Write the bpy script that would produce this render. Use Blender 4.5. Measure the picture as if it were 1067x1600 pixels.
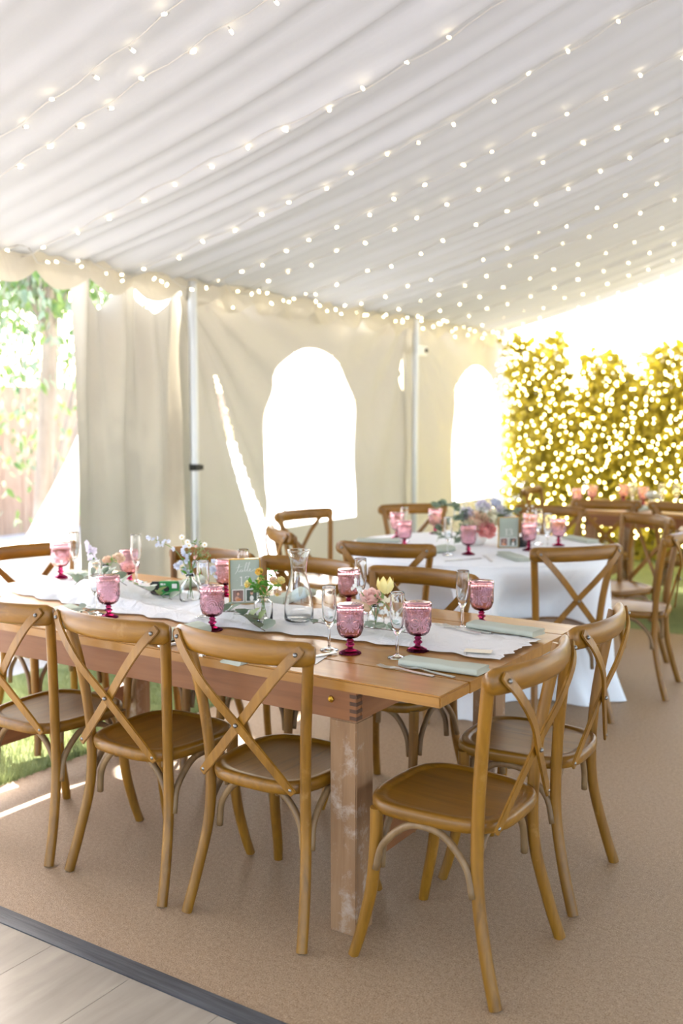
import bpy, bmesh, math, random
from mathutils import Vector, Matrix, noise
PI = math.pi
S = bpy.context.scene
for o in list(bpy.data.objects): bpy.data.objects.remove(o)
C = S.collection
rnd = random.Random(7)

# ------------------------------------------------------------------ camera, sky, sun, exposure
cam_d = bpy.data.cameras.new('camera'); cam = bpy.data.objects.new('camera', cam_d); C.objects.link(cam)
cam_d.sensor_fit = 'HORIZONTAL'; cam_d.sensor_width = 24.0; cam_d.lens = 35.0
cam_d.clip_start = .05; cam_d.clip_end = 300
cam.location = (0, 0, 1.5)
cam.rotation_euler = (math.radians(90 - 5.51), 0, math.radians(33.1))
cam_d.dof.use_dof = True; cam_d.dof.focus_distance = 3.0; cam_d.dof.aperture_fstop = 2.0
S.camera = cam

w = bpy.data.worlds.new('sky'); S.world = w; w.use_nodes = True
nt = w.node_tree; nt.nodes.clear()
sky = nt.nodes.new('ShaderNodeTexSky'); sky.sky_type = 'NISHITA'; sky.sun_disc = False
sky.sun_elevation = math.radians(43); sky.sun_rotation = math.radians(-48)
sky.air_density = 1.0; sky.dust_density = 4.0; sky.ozone_density = 1.0
bg = nt.nodes.new('ShaderNodeBackground'); bg.inputs[1].default_value = .8
wo = nt.nodes.new('ShaderNodeOutputWorld')
nt.links.new(sky.outputs[0], bg.inputs[0]); nt.links.new(bg.outputs[0], wo.inputs[0])

sun_d = bpy.data.lights.new('sun_offscreen', 'SUN'); sun = bpy.data.objects.new('sun_offscreen', sun_d); C.objects.link(sun)
sun_d.energy = 15.0; sun_d.angle = math.radians(.6); sun_d.color = (1, .96, .90)
sd = Vector((-.75 * math.cos(math.radians(43)), .66 * math.cos(math.radians(43)), math.sin(math.radians(43))))
sun.rotation_euler = sd.to_track_quat('Z', 'Y').to_euler(); sun.location = (-6, 12, 9)

vs = S.view_settings
vs.view_transform = 'Standard'; vs.look = 'None'; vs.gamma = 1; vs.use_curve_mapping = False
vs.exposure = 0.76

# ------------------------------------------------------------------ materials
MATS = {}
def srgb(h):
    c = [v / 255 for v in h] if not isinstance(h, str) else [int(h[i:i + 2], 16) / 255 for i in (0, 2, 4)]
    return tuple(x / 12.92 if x <= .04045 else ((x + .055) / 1.055) ** 2.4 for x in c) + (1,)
class N:
    def __init__(s, name):
        s.m = bpy.data.materials.new(name); s.m.use_nodes = True; s.t = s.m.node_tree; s.t.nodes.clear()
        s.out = s.n('ShaderNodeOutputMaterial'); MATS[name] = s.m
    def n(s, k, **kw):
        x = s.t.nodes.new(k)
        for a, v in kw.items(): setattr(x, a, v)
        return x
    def l(s, a, b): s.t.links.new(a, b)
    def coord(s, kind='Object', scale=(1, 1, 1)):
        tc = s.n('ShaderNodeTexCoord'); mp = s.n('ShaderNodeMapping'); mp.inputs['Scale'].default_value = scale
        s.l(tc.outputs[kind], mp.inputs[0]); return mp.outputs[0]
    def noise(s, vec, scale, detail=4, rough=.55, dist=0):
        x = s.n('ShaderNodeTexNoise'); x.inputs['Scale'].default_value = scale; x.inputs['Detail'].default_value = detail
        x.inputs['Roughness'].default_value = rough; x.inputs['Distortion'].default_value = dist
        if vec is not None: s.l(vec, x.inputs['Vector'])
        return x.outputs['Fac']
    def ramp(s, fac, stops):
        x = s.n('ShaderNodeValToRGB'); e = x.color_ramp.elements
        while len(e) < len(stops): e.new(.5)
        for i, (p, c) in enumerate(stops): e[i].position = p; e[i].color = srgb(c) if isinstance(c, str) else c
        s.l(fac, x.inputs[0]); return x.outputs[0]
    def mix(s, fac, a, b, kind='MIX'):
        x = s.n('ShaderNodeMix', data_type='RGBA', blend_type=kind)
        for i, v in ((0, fac), (6, a), (7, b)):
            if hasattr(v, 'links'): s.l(v, x.inputs[i])
            else: x.inputs[i].default_value = srgb(v) if isinstance(v, str) else v
        return x.outputs[2]
    def bump(s, h, strength, dist=.01):
        x = s.n('ShaderNodeBump'); x.inputs['Strength'].default_value = strength; x.inputs['Distance'].default_value = dist
        s.l(h, x.inputs['Height']); return x.outputs[0]
    def bsdf(s, col, rough=.5, normal=None, **kw):
        b = s.n('ShaderNodeBsdfPrincipled')
        if hasattr(col, 'links'): s.l(col, b.inputs['Base Color'])
        else: b.inputs['Base Color'].default_value = srgb(col) if isinstance(col, str) else col
        if hasattr(rough, 'links'): s.l(rough, b.inputs['Roughness'])
        else: b.inputs['Roughness'].default_value = rough
        if normal is not None: s.l(normal, b.inputs['Normal'])
        for k, v in kw.items(): b.inputs[k.replace('_', ' ')].default_value = v
        return b
    def done(s, sh): s.l(sh.outputs[0] if hasattr(sh, 'outputs') else sh, s.out.inputs[0]); return s.m
    def mixsh(s, fac, a, b):
        x = s.n('ShaderNodeMixShader')
        if hasattr(fac, 'links'): s.l(fac, x.inputs[0])
        else: x.inputs[0].default_value = fac
        s.l(a.outputs[0], x.inputs[1]); s.l(b.outputs[0], x.inputs[2]); return x

def m_plain(name, col, rough=.5, nscale=0, amt=.15, **kw):
    n = N(name)
    if nscale:
        f = n.noise(n.coord(), nscale)
        c = srgb(col) if isinstance(col, str) else col
        d = tuple(x * (1 - amt * 2) for x in c[:3]) + (1,); l_ = tuple(min(1, x * (1 + amt)) for x in c[:3]) + (1,)
        col = n.ramp(f, [(.3, d), (.7, l_)])
    return n.done(n.bsdf(col, rough, **kw))

def m_wood(name, stops, axis='Y', grain=26, rough=.42, wear=None, wear_amt=.5, bump=.12, scale=1.0, lo=.60):
    n = N(name)
    sc = {'X': (1.2, grain, grain), 'Y': (grain, 1.2, grain), 'Z': (grain, grain, 1.2)}[axis]
    oi = n.n('ShaderNodeObjectInfo')
    tc = n.n('ShaderNodeTexCoord'); add = n.n('ShaderNodeVectorMath', operation='ADD')
    sx = n.n('ShaderNodeVectorMath', operation='SCALE'); sx.inputs[0].default_value = (13.7, 7.1, 5.3); n.l(oi.outputs['Random'], sx.inputs['Scale'])
    n.l(tc.outputs['Object'], add.inputs[0]); n.l(sx.outputs[0], add.inputs[1])
    mp = n.n('ShaderNodeMapping'); mp.inputs['Scale'].default_value = tuple(scale * v for v in sc); n.l(add.outputs[0], mp.inputs[0])
    f = n.noise(mp.outputs[0], 1.6, 6, .62, .6)
    col = n.ramp(f, stops)
    big = n.noise(add.outputs[0], 3.0, 3)
    col = n.mix(.35, col, n.ramp(big, [(.3, stops[0][1]), (.75, stops[-1][1])]), 'MIX')
    if wear:
        wf = n.noise(add.outputs[0], 9, 5, .7)
        wr = n.ramp(wf, [(lo, (0, 0, 0, 1)), (lo + .14, (wear_amt,) * 3 + (1,))])
        col = n.mix(wr, col, wear)
    b = n.bsdf(col, rough, n.bump(f, bump, .004), Specular_IOR_Level=.45)
    return n.done(b)

CHAIR = [(.25, '5f3d0a'), (.5, '86580f'), (.75, '9f6e1d')]
m_wood('chair_wood', CHAIR, 'Z', 22, .38, 'c79a62', .3)
m_wood('chair_seat', [(.25, '5a3a08'), (.5, '80540f'), (.78, '9b6a1a')], 'Y', 20, .34, 'a67c4a', .15)
m_wood('chair_rim', CHAIR, 'X', 18, .36, 'c79a62', .35)
m_wood('chair_hoop', [(.25, '5e4526'), (.5, '7f603c'), (.75, '997a52')], 'Z', 16, .5)
m_wood('table_top', [(.2, '7d5118'), (.5, 'a36d28'), (.8, 'b8863c')], 'X', 16, .33, 'c9a277', .25, .08)
m_wood('table_apron', [(.2, '693b18'), (.5, '87522a'), (.8, '976338')], 'X', 18, .5, None)
m_wood('table_apron_end', [(.2, '693b18'), (.5, '87522a'), (.8, '976338')], 'Y', 18, .5, None)
m_wood('table_leg', [(.2, '67442a'), (.5, '8f6843'), (.8, 'a37f5b')], 'Z', 14, .6, 'd0c4b6', .42, .15, lo=.53)
m_wood('joint_dark', [(.2, '3e2414'), (.8, '5d3a22')], 'Y', 30, .6)
m_wood('dance_plank', [(.2, '7d7264'), (.5, '9c8f7e'), (.8, 'b3a692')], 'Y', 9, .32, None, 0, .05)
m_wood('bark', [(.2, '7c6e60'), (.6, 'a09282'), (.8, 'bcb0a2')], 'Z', 7, .9, None, 0, .5)
m_wood('fence_wood', [(.2, '8f7563'), (.5, 'a88c76'), (.8, 'bda48f')], 'Z', 9, .85)
m_plain('steel', 'dddbd8', .34, Metallic=1.0)
m_plain('bolt_metal', '8d8a86', .35, Metallic=1.0)
m_plain('brass', 'c79a3a', .3, Metallic=1.0)
m_plain('gold', 'd2a24a', .28, Metallic=1.0)
m_plain('pole_metal', 'c3c6c8', .38, Metallic=.6)
m_plain('black_plastic', '161616', .45)
m_plain('green_card', '1f8a3c', .4)
m_plain('white_paint', 'f2efe8', .5)
m_plain('paper', 'f0ede6', .8)
m_plain('cream_paper', 'efe3cc', .8)
m_plain('sage_panel', 'aab1a0', .6)
m_plain('skin_tone', 'd9a58c', .7)
m_plain('dark_hair', '6b4a3a', .7)
m_plain('orange_cloth', 'd98f5e', .8)
m_plain('photo_brown', '8e6f66', .7)
m_plain('photo_green', '4f5a4c', .7)
m_plain('wire_white', 'b2b0ac', .6)
m_plain('wire_dark', '3f4a2c', .7)

def m_fabric(name, col, trans, scale, bump=.1, tcol=None, rough=.9, wrinkle=0):
    n = N(name); v = n.coord()
    f = n.noise(v, scale, 5, .6)
    nb = n.bump(f, bump, .01)
    if wrinkle:
        f2 = n.noise(v, wrinkle, 3, .5, 1.0); b2 = n.n('ShaderNodeBump'); b2.inputs['Strength'].default_value = .5; b2.inputs['Distance'].default_value = .03
        n.l(f2, b2.inputs['Height']); n.l(nb, b2.inputs['Normal']); nb = b2.outputs[0]
    d = n.n('ShaderNodeBsdfDiffuse'); d.inputs[0].default_value = srgb(col); n.l(nb, d.inputs['Normal'])
    if not trans: return n.done(d)
    t = n.n('ShaderNodeBsdfTranslucent'); t.inputs[0].default_value = srgb(tcol or col); n.l(nb, t.inputs['Normal'])
    return n.done(n.mixsh(trans, d, t))
m_fabric('liner', 'acaeb3', .009, 60, .05, 'e6e7ee')
m_fabric('tent_wall', 'b9b5aa', .017, 8, .25, 'f0e6d2', wrinkle=2.2)
m_fabric('valance', 'c4beb0', .025, 12, .25, 'f3e6cc', wrinkle=4)
m_fabric('flap', 'e6e4e0', .2, 20, .2)
m_fabric('table_linen', 'f6f6f7', .06, 120, .12, wrinkle=3)
m_fabric('runner', 'f8f6f3', .15, 90, .35, wrinkle=14)
m_fabric('napkin', (190, 193, 178), 0, 400, .25)
m_fabric('napkin_pale', 'c2c8b6', 0, 400, .25)

def m_glass(name, col, rough=.0, bump=0, bscale=60, ior=1.45):
    n = N(name); g = n.n('ShaderNodeBsdfGlass'); g.inputs['Color'].default_value = col; g.inputs['Roughness'].default_value = rough; g.inputs['IOR'].default_value = ior
    if bump: n.l(n.bump(n.noise(n.coord(), bscale, 2), bump, .004), g.inputs['Normal'])
    return n.done(g)
m_glass('pink_glass', (.93, .80, .84, 1), .03)
m_glass('magenta_glass', (.58, .16, .32, 1), .02)
m_glass('clear_glass', (.985, .99, .99, 1))
n = N('vinyl'); tr = n.n('ShaderNodeBsdfTransparent'); tr.inputs[0].default_value = (.93, .94, .94, 1)
gl = n.n('ShaderNodeBsdfGlossy'); gl.inputs['Roughness'].default_value = .12; n.l(n.bump(n.noise(n.coord(), 6, 3), .4, .02), gl.inputs['Normal'])
ts = n.n('ShaderNodeBsdfTranslucent'); ts.inputs[0].default_value = (.95, .95, .95, 1)
n.done(n.mixsh(.04, n.mixsh(.3, tr, ts), gl))

def m_leaf(name, a, b, trans=.35, rough=.55):
    n = N(name); tc = n.n('ShaderNodeTexCoord')
    oi = n.n('ShaderNodeNewGeometry')
    f = n.noise(tc.outputs['Object'], 9, 2)
    col = n.ramp(f, [(.3, a), (.7, b)])
    p = n.bsdf(col, rough); t = n.n('ShaderNodeBsdfTranslucent'); n.l(col, t.inputs[0])
    return n.done(n.mixsh(trans, p, t))
m_leaf('eucalyptus', '74856f', '93a189', .2, .6)
m_leaf('eucalyptus_pale', '98a592', 'b2bca9', .2, .6)
m_leaf('olive_leaf', '7c8f4f', '8fa05c', .3)
m_leaf('fresh_green', '4f8a2c', '7fae45', .35)
m_leaf('stem_green', '6d8a45', '93a866', .1)
m_leaf('hedge_leaf', '8a7d14', 'b7a932', .25)
m_leaf('tree_leaf', '4a6a38', '7f944c', .35)
m_leaf('tree_leaf_pale', '76886c', '97a48a', .35)
for nm, a, b in (('petal_blue', 'd0d4e4', 'e6e7f0'), ('petal_white', 'f2f0ea', 'faf8f4'), ('petal_yellow', 'f3e296', 'f9efba'), ('petal_pink', 'f8c8bc', 'fbdfd7'),
                 ('petal_coral', 'f5a3a2', 'f9bdb8'), ('petal_peach', 'f7d4b8', 'fbe6d0'), ('petal_lilac', 'dfd6e4', 'ece6ef'), ('petal_cream', 'f4edd0', 'faf5e2'), ('petal_gold', 'e8bd4e', 'f3d272')):
    m_leaf(nm, a, b, .3, .6)

def m_emit(name, col, s):
    n = N(name); e = n.n('ShaderNodeEmission'); e.inputs[0].default_value = col; e.inputs[1].default_value = s
    return n.done(e)
m_emit('bulb_glow', (1, .80, .46, 1), 12)
m_emit('hedge_glow', (1, .78, .30, 1), 18)

n = N('carpet'); v = n.coord()
f1 = n.noise(v, 230, 3, .75); f3 = n.noise(v, 70, 3, .6)
col = n.ramp(f1, [(.30, '70563b'), (.5, 'a48664'), (.70, 'd4bc98')])
col = n.mix(.2, col, '8c6641')
col = n.mix(.25, col, n.ramp(f3, [(.35, '735b44'), (.65, 'b99f84')]))
n.done(n.bsdf(col, .5, n.bump(f1, .5, .005), Specular_IOR_Level=.28))
n = N('lawn'); v = n.coord(); f1 = n.noise(v, 160, 4, .7); f2 = n.noise(v, 3, 3)
col = n.mix(.35, n.ramp(f1, [(.3, '66703f'), (.5, '8a9460'), (.7, 'aeb484')]), n.ramp(f2, [(.35, '6f7d44'), (.7, '9ea264')]))
n.done(n.bsdf(col, .9, n.bump(f1, .8, .02), Specular_IOR_Level=.1))
m_leaf('grass_blade', '76834e', 'a3aa72', .25)
n = N('gravel'); v = n.coord(); f1 = n.noise(v, 40, 5, .7)
n.done(n.bsdf(n.ramp(f1, [(.3, 'b4afa9'), (.7, 'd2cec9')]), .95))
n = N('edging'); v = n.coord(scale=(1, 30, 30)); f1 = n.noise(v, 4, 5, .7)
n.done(n.bsdf(n.ramp(f1, [(.3, '2a2b2d'), (.7, '5a5b5d')]), .42, n.bump(f1, .3, .004)))

# ------------------------------------------------------------------ mesh helpers
class MB:
    def __init__(s): s.v = []; s.f = []; s.mi = []; s.smooth = True
    def add(s, vs_, fs, mi=0):
        b = len(s.v); s.v += [tuple(p) for p in vs_]; s.f += [tuple(i + b for i in f) for f in fs]; s.mi += [mi] * len(fs); return s
    def box(s, x0, x1, y0, y1, z0, z1, mi=0):
        p = [(x, y, z) for x in (x0, x1) for y in (y0, y1) for z in (z0, z1)]
        return s.add(p, [(0, 1, 3, 2), (4, 6, 7, 5), (0, 4, 5, 1), (2, 3, 7, 6), (0, 2, 6, 4), (1, 5, 7, 3)], mi)
    def tube(s, path, r, k=8, mi=0, cap=True, flat=None):
        P = [Vector(p) for p in path]; n_ = len(P); R = r if hasattr(r, '__len__') else [r] * n_
        vs_ = []; fs = []; T0 = None; U = None
        for i in range(n_):
            T = (P[min(i + 1, n_ - 1)] - P[max(i - 1, 0)]).normalized()
            if U is None:
                U = T.orthogonal().normalized()
                if flat is not None: U = (Vector(flat) - T * T.dot(Vector(flat))).normalized()
            else: U = (U - T * T.dot(U)).normalized()
            W = T.cross(U)
            for j in range(k):
                a = 2 * PI * j / k; rr = R[i]
                ru, rw = rr if hasattr(rr, '__len__') else (rr, rr)
                vs_.append(P[i] + U * math.cos(a) * ru + W * math.sin(a) * rw)
        for i in range(n_ - 1):
            for j in range(k):
                a, b = i * k + j, i * k + (j + 1) % k; fs.append((a, b, b + k, a + k))
        if cap: fs.append(tuple(range(k - 1, -1, -1))); fs.append(tuple(range((n_ - 1) * k, n_ * k)))
        return s.add(vs_, fs, mi)
    def strap(s, path, side, wd, th, mi=0):
        # rectangular section swept along path; side = unit vectors across the width
        P = [Vector(p) for p in path]; n_ = len(P); vs_ = []; fs = []
        for i in range(n_):
            T = (P[min(i + 1, n_ - 1)] - P[max(i - 1, 0)]).normalized()
            sv = Vector(side[i] if isinstance(side, list) else side); sv = (sv - T * T.dot(sv)).normalized(); nv = T.cross(sv)
            w_ = wd[i] if hasattr(wd, '__len__') else wd
            for a, b in ((-1, -1), (1, -1), (1, 1), (-1, 1)): vs_.append(P[i] + sv * a * w_ / 2 + nv * b * th / 2)
        for i in range(n_ - 1):
            for j in range(4):
                a, b = i * 4 + j, i * 4 + (j + 1) % 4; fs.append((a, b, b + 4, a + 4))
        fs += [(3, 2, 1, 0), tuple(range((n_ - 1) * 4, n_ * 4))]
        return s.add(vs_, fs, mi)
    def lathe(s, prof, k=32, c=(0, 0, 0), mi=0, fn=None):
        vs_ = []; fs = []; n_ = len(prof)
        for (r, z) in prof:
            for j in range(k):
                a = 2 * PI * j / k; rr = r + (fn(a, z, r) if fn else 0)
                vs_.append((c[0] + rr * math.cos(a), c[1] + rr * math.sin(a), c[2] + z))
        for i in range(n_ - 1):
            for j in range(k):
                a, b = i * k + j, i * k + (j + 1) % k; fs.append((a, b, b + k, a + k))
        if prof[0][0] > 1e-6: fs.append(tuple(range(k - 1, -1, -1)))
        if prof[-1][0] > 1e-6: fs.append(tuple(range((n_ - 1) * k, n_ * k)))
        return s.add(vs_, fs, mi)
    def grid(s, nu, nv, fn, mi=0, keep=None):
        vs_ = [fn(i / nu, j / nv) for i in range(nu + 1) for j in range(nv + 1)]; fs = []
        for i in range(nu):
            for j in range(nv):
                a = i * (nv + 1) + j; f = (a, a + nv + 1, a + nv + 2, a + 1)
                if keep is None or keep(i, j, [vs_[q] for q in f]): fs.append(f)
        return s.add(vs_, fs, mi)
    def sphere(s, c, r, k=8, mi=0):
        r = r if hasattr(r, '__len__') else (r, r, r); m = max(3, k // 2)
        vs_ = [(c[0], c[1], c[2] - r[2])]; fs = []
        for i in range(1, m):
            ph = -PI / 2 + PI * i / m
            for j in range(k):
                a = 2 * PI * j / k; vs_.append((c[0] + r[0] * math.cos(ph) * math.cos(a), c[1] + r[1] * math.cos(ph) * math.sin(a), c[2] + r[2] * math.sin(ph)))
        vs_.append((c[0], c[1], c[2] + r[2])); top = len(vs_) - 1
        for j in range(k): fs.append((0, 1 + (j + 1) % k, 1 + j)); fs.append((top, top - k + j, top - k + (j + 1) % k))
        for i in range(m - 2):
            for j in range(k):
                a, b = 1 + i * k + j, 1 + i * k + (j + 1) % k; fs.append((a, b, b + k, a + k))
        return s.add(vs_, fs, mi)
    def leaf(s, base, d, nrm, L, W, mi=0, shape='round', cup=.12):
        d = Vector(d).normalized(); nrm = Vector(nrm); nrm = (nrm - d * d.dot(nrm)).normalized(); sd_ = d.cross(nrm); b = Vector(base)
        pr = {'round': [(0, .0), (.18, .62), (.5, 1), (.82, .72), (1, .0)], 'oval': [(0, 0), (.25, .8), (.55, 1), (.8, .62), (1, 0)], 'long': [(0, 0), (.2, .8), (.45, 1), (.75, .55), (1, 0)]}[shape]
        vs_ = []
        for t, wv in pr:
            c = b + d * L * t + nrm * (cup * L * math.sin(PI * t))
            vs_ += [c - sd_ * W / 2 * wv - nrm * cup * .4 * W * wv * -1, c, c + sd_ * W / 2 * wv + nrm * cup * .4 * W * wv]
        fs = []
        for i in range(len(pr) - 1):
            a = i * 3; fs += [(a, a + 1, a + 4, a + 3), (a + 1, a + 2, a + 5, a + 4)]
        return s.add(vs_, fs, mi)
    def mesh(s, name, mats, smooth=True):
        me = bpy.data.meshes.new(name); me.from_pydata(s.v, [], s.f)
        for m in (mats if isinstance(mats, (list, tuple)) else [mats]): me.materials.append(MATS[m])
        if len(set(s.mi)) > 1: me.polygons.foreach_set('material_index', s.mi)
        if smooth: me.polygons.foreach_set('use_smooth', [True] * len(s.f))
        me.validate(); me.update(); return me
def bevel_mesh(me, wdt, seg=2, ang=30):
    bm = bmesh.new(); bm.from_mesh(me); bmesh.ops.remove_doubles(bm, verts=bm.verts, dist=1e-5)
    es = [e for e in bm.edges if len(e.link_faces) == 2 and e.calc_face_angle(0) > math.radians(ang)]
    bmesh.ops.bevel(bm, geom=es, offset=wdt, segments=seg, affect='EDGES', clamp_overlap=True)
    bm.to_mesh(me); bm.free(); return me
def autosmooth(me, ang=40):
    bm = bmesh.new(); bm.from_mesh(me); bmesh.ops.remove_doubles(bm, verts=bm.verts, dist=1e-6)
    for f in bm.faces: f.smooth = True
    for e in bm.edges:
        if len(e.link_faces) == 2 and e.calc_face_angle(0) > math.radians(ang): e.smooth = False
    bm.to_mesh(me); bm.free(); return me
def place(name, me, parent=None, loc=(0, 0, 0), rot=(0, 0, 0)):
    o = bpy.data.objects.new(name, me); C.objects.link(o); o.location = loc; o.rotation_euler = rot
    if parent is not None: o.parent = parent
    return o
def part(name, mb, mats, parent, smooth=True, bev=0, ang=None, kind=None):
    me = mb.mesh(name, mats, smooth)
    if bev: bevel_mesh(me, bev)
    if ang or bev: autosmooth(me, ang or 40)
    o = place(name, me, parent)
    if kind: o['kind'] = kind
    return o
def tag(o, label, cat, group=None, kind=None):
    o['label'] = label; o['category'] = cat
    if group: o['group'] = group
    if kind: o['kind'] = kind
    return o
def thing(name, label, cat, loc=(0, 0, 0), rz=0, group=None):
    o = place(name, None, None, loc, (0, 0, rz)); o.empty_display_size = .05; return tag(o, label, cat, group)
def struct(o, label=None):
    o['kind'] = 'structure'
    if label: o['label'] = label
    return o
def dup(root, loc, rz=0, label=None, group=None):
    r = root.copy(); C.objects.link(r); r.location = loc; r.rotation_euler = (0, 0, rz)
    if label: r['label'] = label
    if group: r['group'] = group
    for ch in list(root.children):
        c = ch.copy(); C.objects.link(c); c.parent = r
        for g in list(ch.children):
            d = g.copy(); C.objects.link(d); d.parent = c
    return r
def smooth_path(pts, n_=16):
    # Catmull-Rom through the points
    P = [Vector(p) for p in pts]; P = [P[0] * 2 - P[1]] + P + [P[-1] * 2 - P[-2]]; out = []
    seg = len(P) - 3
    for i in range(n_ + 1):
        t = i / n_ * seg; k = min(int(t), seg - 1); t -= k; a, b, c, d = P[k:k + 4]
        out.append(.5 * ((2 * b) + (c - a) * t + (2 * a - 5 * b + 4 * c - d) * t * t + (3 * b - a - 3 * c + d) * t ** 3))
    return out

# ------------------------------------------------------------------ the setting: ground
TZ = .76
g = MB().box(-40, 40, -25, 45, -.06, -.02); struct(part('floor_gravel', g, 'gravel', None, False), 'pale gravel ground outside the tent')
g = MB().box(-4.72, -3.30, -3, 10.6, -.03, -.010).box(-3.30, 5, 6.94, 10.6, -.03, -.010)
lawn = struct(part('floor_lawn', g, 'lawn', None, False), 'green grass beside and beyond the carpet')
carp = MB().box(-3.315, 4.4, 1.875, 6.945, -.019, 0)
struct(part('floor_carpet', carp, 'carpet', None, False, .003), 'brown flecked event carpet under the tables')
gb = MB()
for i in range(16000):
    x = -4.6 + 1.29 * rnd.random() ** .8; y = 1.7 + 3.6 * rnd.random()
    if i % 5 == 0: x = -3.30 - .07 * rnd.random()
    a = rnd.random() * 2 * PI; h = .018 + .028 * rnd.random(); lx, ly = (rnd.random() - .5) * .04, (rnd.random() - .5) * .04; wv = .0022
    gb.add([(x - wv * math.cos(a), y - wv * math.sin(a), -.011), (x + wv * math.cos(a), y + wv * math.sin(a), -.011), (x + lx, y + ly, h)], [(0, 1, 2)])
tag(part('grass', gb, 'grass_blade', None, False), 'short green grass growing beside the carpet edge', 'grass', kind='stuff')
# dance floor: planks along Y in front of the carpet, dark ramped edging
df = struct(part('floor_dance', MB().box(-4.6, 2.5, -2.5, 1.812, -.019, -.002), 'edging', None, False), 'wood-look dance floor')
pw = .305
for i in range(22):
    x0 = -4.6 + i * pw
    for j in range(2):
        y1 = 1.811 if j == 0 else 1.811 - (.62 if i % 2 else 1.22) - .001
        y0 = (1.811 - (.62 if i % 2 else 1.22)) if j == 0 else -2.4
        part('plank', MB().box(x0 + .0008, x0 + pw - .0008, y0, y1, -.002, .0032 + .0004 * rnd.random()), 'dance_plank', df, False)
ed = MB(); ed.add([(x, y, z) for x in (-4.6, 4.4) for (y, z) in ((1.8125, -.018), (1.8125, .006), (1.83, .0065), (1.879, .004), (1.879, -.018))],
                  [(0, 1, 6, 5), (1, 2, 7, 6), (2, 3, 8, 7), (3, 4, 9, 8), (0, 4, 3, 2, 1), (5, 6, 7, 8, 9)])
struct(part('trim_1', ed, 'edging', None, False), 'dark grey ramped edging strip of the dance floor')

# ------------------------------------------------------------------ tent: liner, walls, valance
EX, RX, WX = -4.75, -.07, 4.61
def base_z(x):
    t = (x - EX) if x < RX else (WX - x)
    return 2.42 + .22 * t + .018 * t * t
def fold(x, y):
    u = y + .10 * math.sin(x * .9 + y * .35) + .05 * math.sin(x * 1.7 + y)
    a = .030 * (1 - abs(math.sin(PI * u / .78 + .3))) + .016 * math.sin(2 * PI * u / .41 + .8 * math.sin(x * .7))
    v_ = y + .04 * math.sin(x * 1.3 + 2)
    a += .010 * math.sin(2 * PI * v_ / .173 + 1.9 * math.sin(y * 1.1)) + .006 * (1 - abs(math.sin(PI * v_ / .117 + x * .5)))
    return a * (.65 + .35 * math.sin(y * 2.3 + x * .6))
def ceil_z(x, y): return base_z(x) - fold(x, y)
def cf(u, v):
    x = EX + (WX - EX) * u; y = -4.5 + 15.0 * v; return (x, y, ceil_z(x, y))
struct(part('ceiling', MB().grid(72, 700, cf), 'liner', None), 'white draped ceiling liner of the tent')

def arch_sd(y, z, yc, hw, z0, zs, zt):
    # >0 outside the arched opening, <0 inside
    if z < zs: return max(abs(y - yc) - hw, z0 - z)
    h = zt - zs; q = math.hypot((y - yc) / hw, (z - zs) / h); return (q - 1) * min(hw, h)
def slit_sd(y, z, top, y0, slope, wid):
    # a seam pulled open: a narrow wedge widening downwards
    if z > top: return math.hypot(y - y0, z - top)
    return abs(y - y0 - (top - z) * slope) - wid * ((top - z) / top) ** 1.6 - .011
def wall_panel(name, y0, y1, ny, nz, xoff, ztop, holes, mat='tent_wall', edge=None, label=None):
    def fn(u, v):
        y = y0 + (y1 - y0) * u; z = .0 + (ztop(y) - .0) * v
        if edge: y += edge(u, z)
        for hparm in holes:
            HF = arch_sd if len(hparm) == 5 else (lambda a, b, *q: slit_sd(a, b, *q[:4]))
            d = HF(y, z, *hparm)
            if abs(d) < .6 * (y1 - y0) / ny:   # pull border vertices onto the opening's edge
                e = .002; gx = (HF(y + e, z, *hparm) - d) / e; gz = (HF(y, z + e, *hparm) - d) / e; q = math.hypot(gx, gz) + 1e-6
                y -= d * gx / q; z -= d * gz / q
        return (xoff(y, z), y, z)
    def keep(i, j, q):
        if not holes: return True
        cy = sum(p[1] for p in q) / 4; cz = sum(p[2] for p in q) / 4
        return all((arch_sd if len(h) == 5 else slit_sd)(cy, cz, *h) > 0 for h in holes)
    return struct(part(name, MB().grid(ny, nz, fn, 0, keep), mat, None), label)
W1 = (6.89, .66, .60, 1.42, 2.06); W2 = (10.08, .60, .58, 1.42, 2.05)
def xB(y, z):
    a = math.atan2(2.55 - z, y - 5.15); r = math.hypot(2.55 - z, y - 5.15)
    f = .034 * math.sin(a * 22) * min(1, r / 1.0) * max(0, 1 - r / 3.2)
    a2 = math.atan2(2.6 - z, 8.6 - y); r2 = math.hypot(2.6 - z, 8.6 - y); f += .034 * math.sin(a2 * 17 + 1) * min(1, r2) * max(0, 1 - r2 / 2.8)
    a3 = a; f += .035 * math.exp(-((a3 - 1.02) / .035) ** 2) * min(1, r) * (1 if z > .1 else 1)
    return -4.78 + f + .03 * noise.noise((y * 1.1, z * 1.1, 3)) + .012 * noise.noise((y * 5, z * 3, 8))
wall_panel('wall_left', 5.27, 8.46, 190, 130, xB, lambda y: 2.40, [W1, (1.80, 5.61, .47, .15)], edge=lambda u, z: (-.10 * max(0, u * 40 - 39) * (max(0, math.sin((z - 1.72) / .44 * PI)) if 1.72 < z < 2.16 else 0) * (1 if abs(z - 1.9) > .03 else .3)), label='cream tent side wall with an arched window')
def xC(y, z):
    a = math.atan2(2.6 - z, y - 8.4); r = math.hypot(2.6 - z, y - 8.4)
    return -4.78 + .036 * math.sin(a * 19) * min(1, r) * max(0, 1 - r / 2.6) + .035 * noise.noise((y * 1.3, z * 1.2, 13)) + .012 * noise.noise((y * 5, z * 3, 5))
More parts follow.
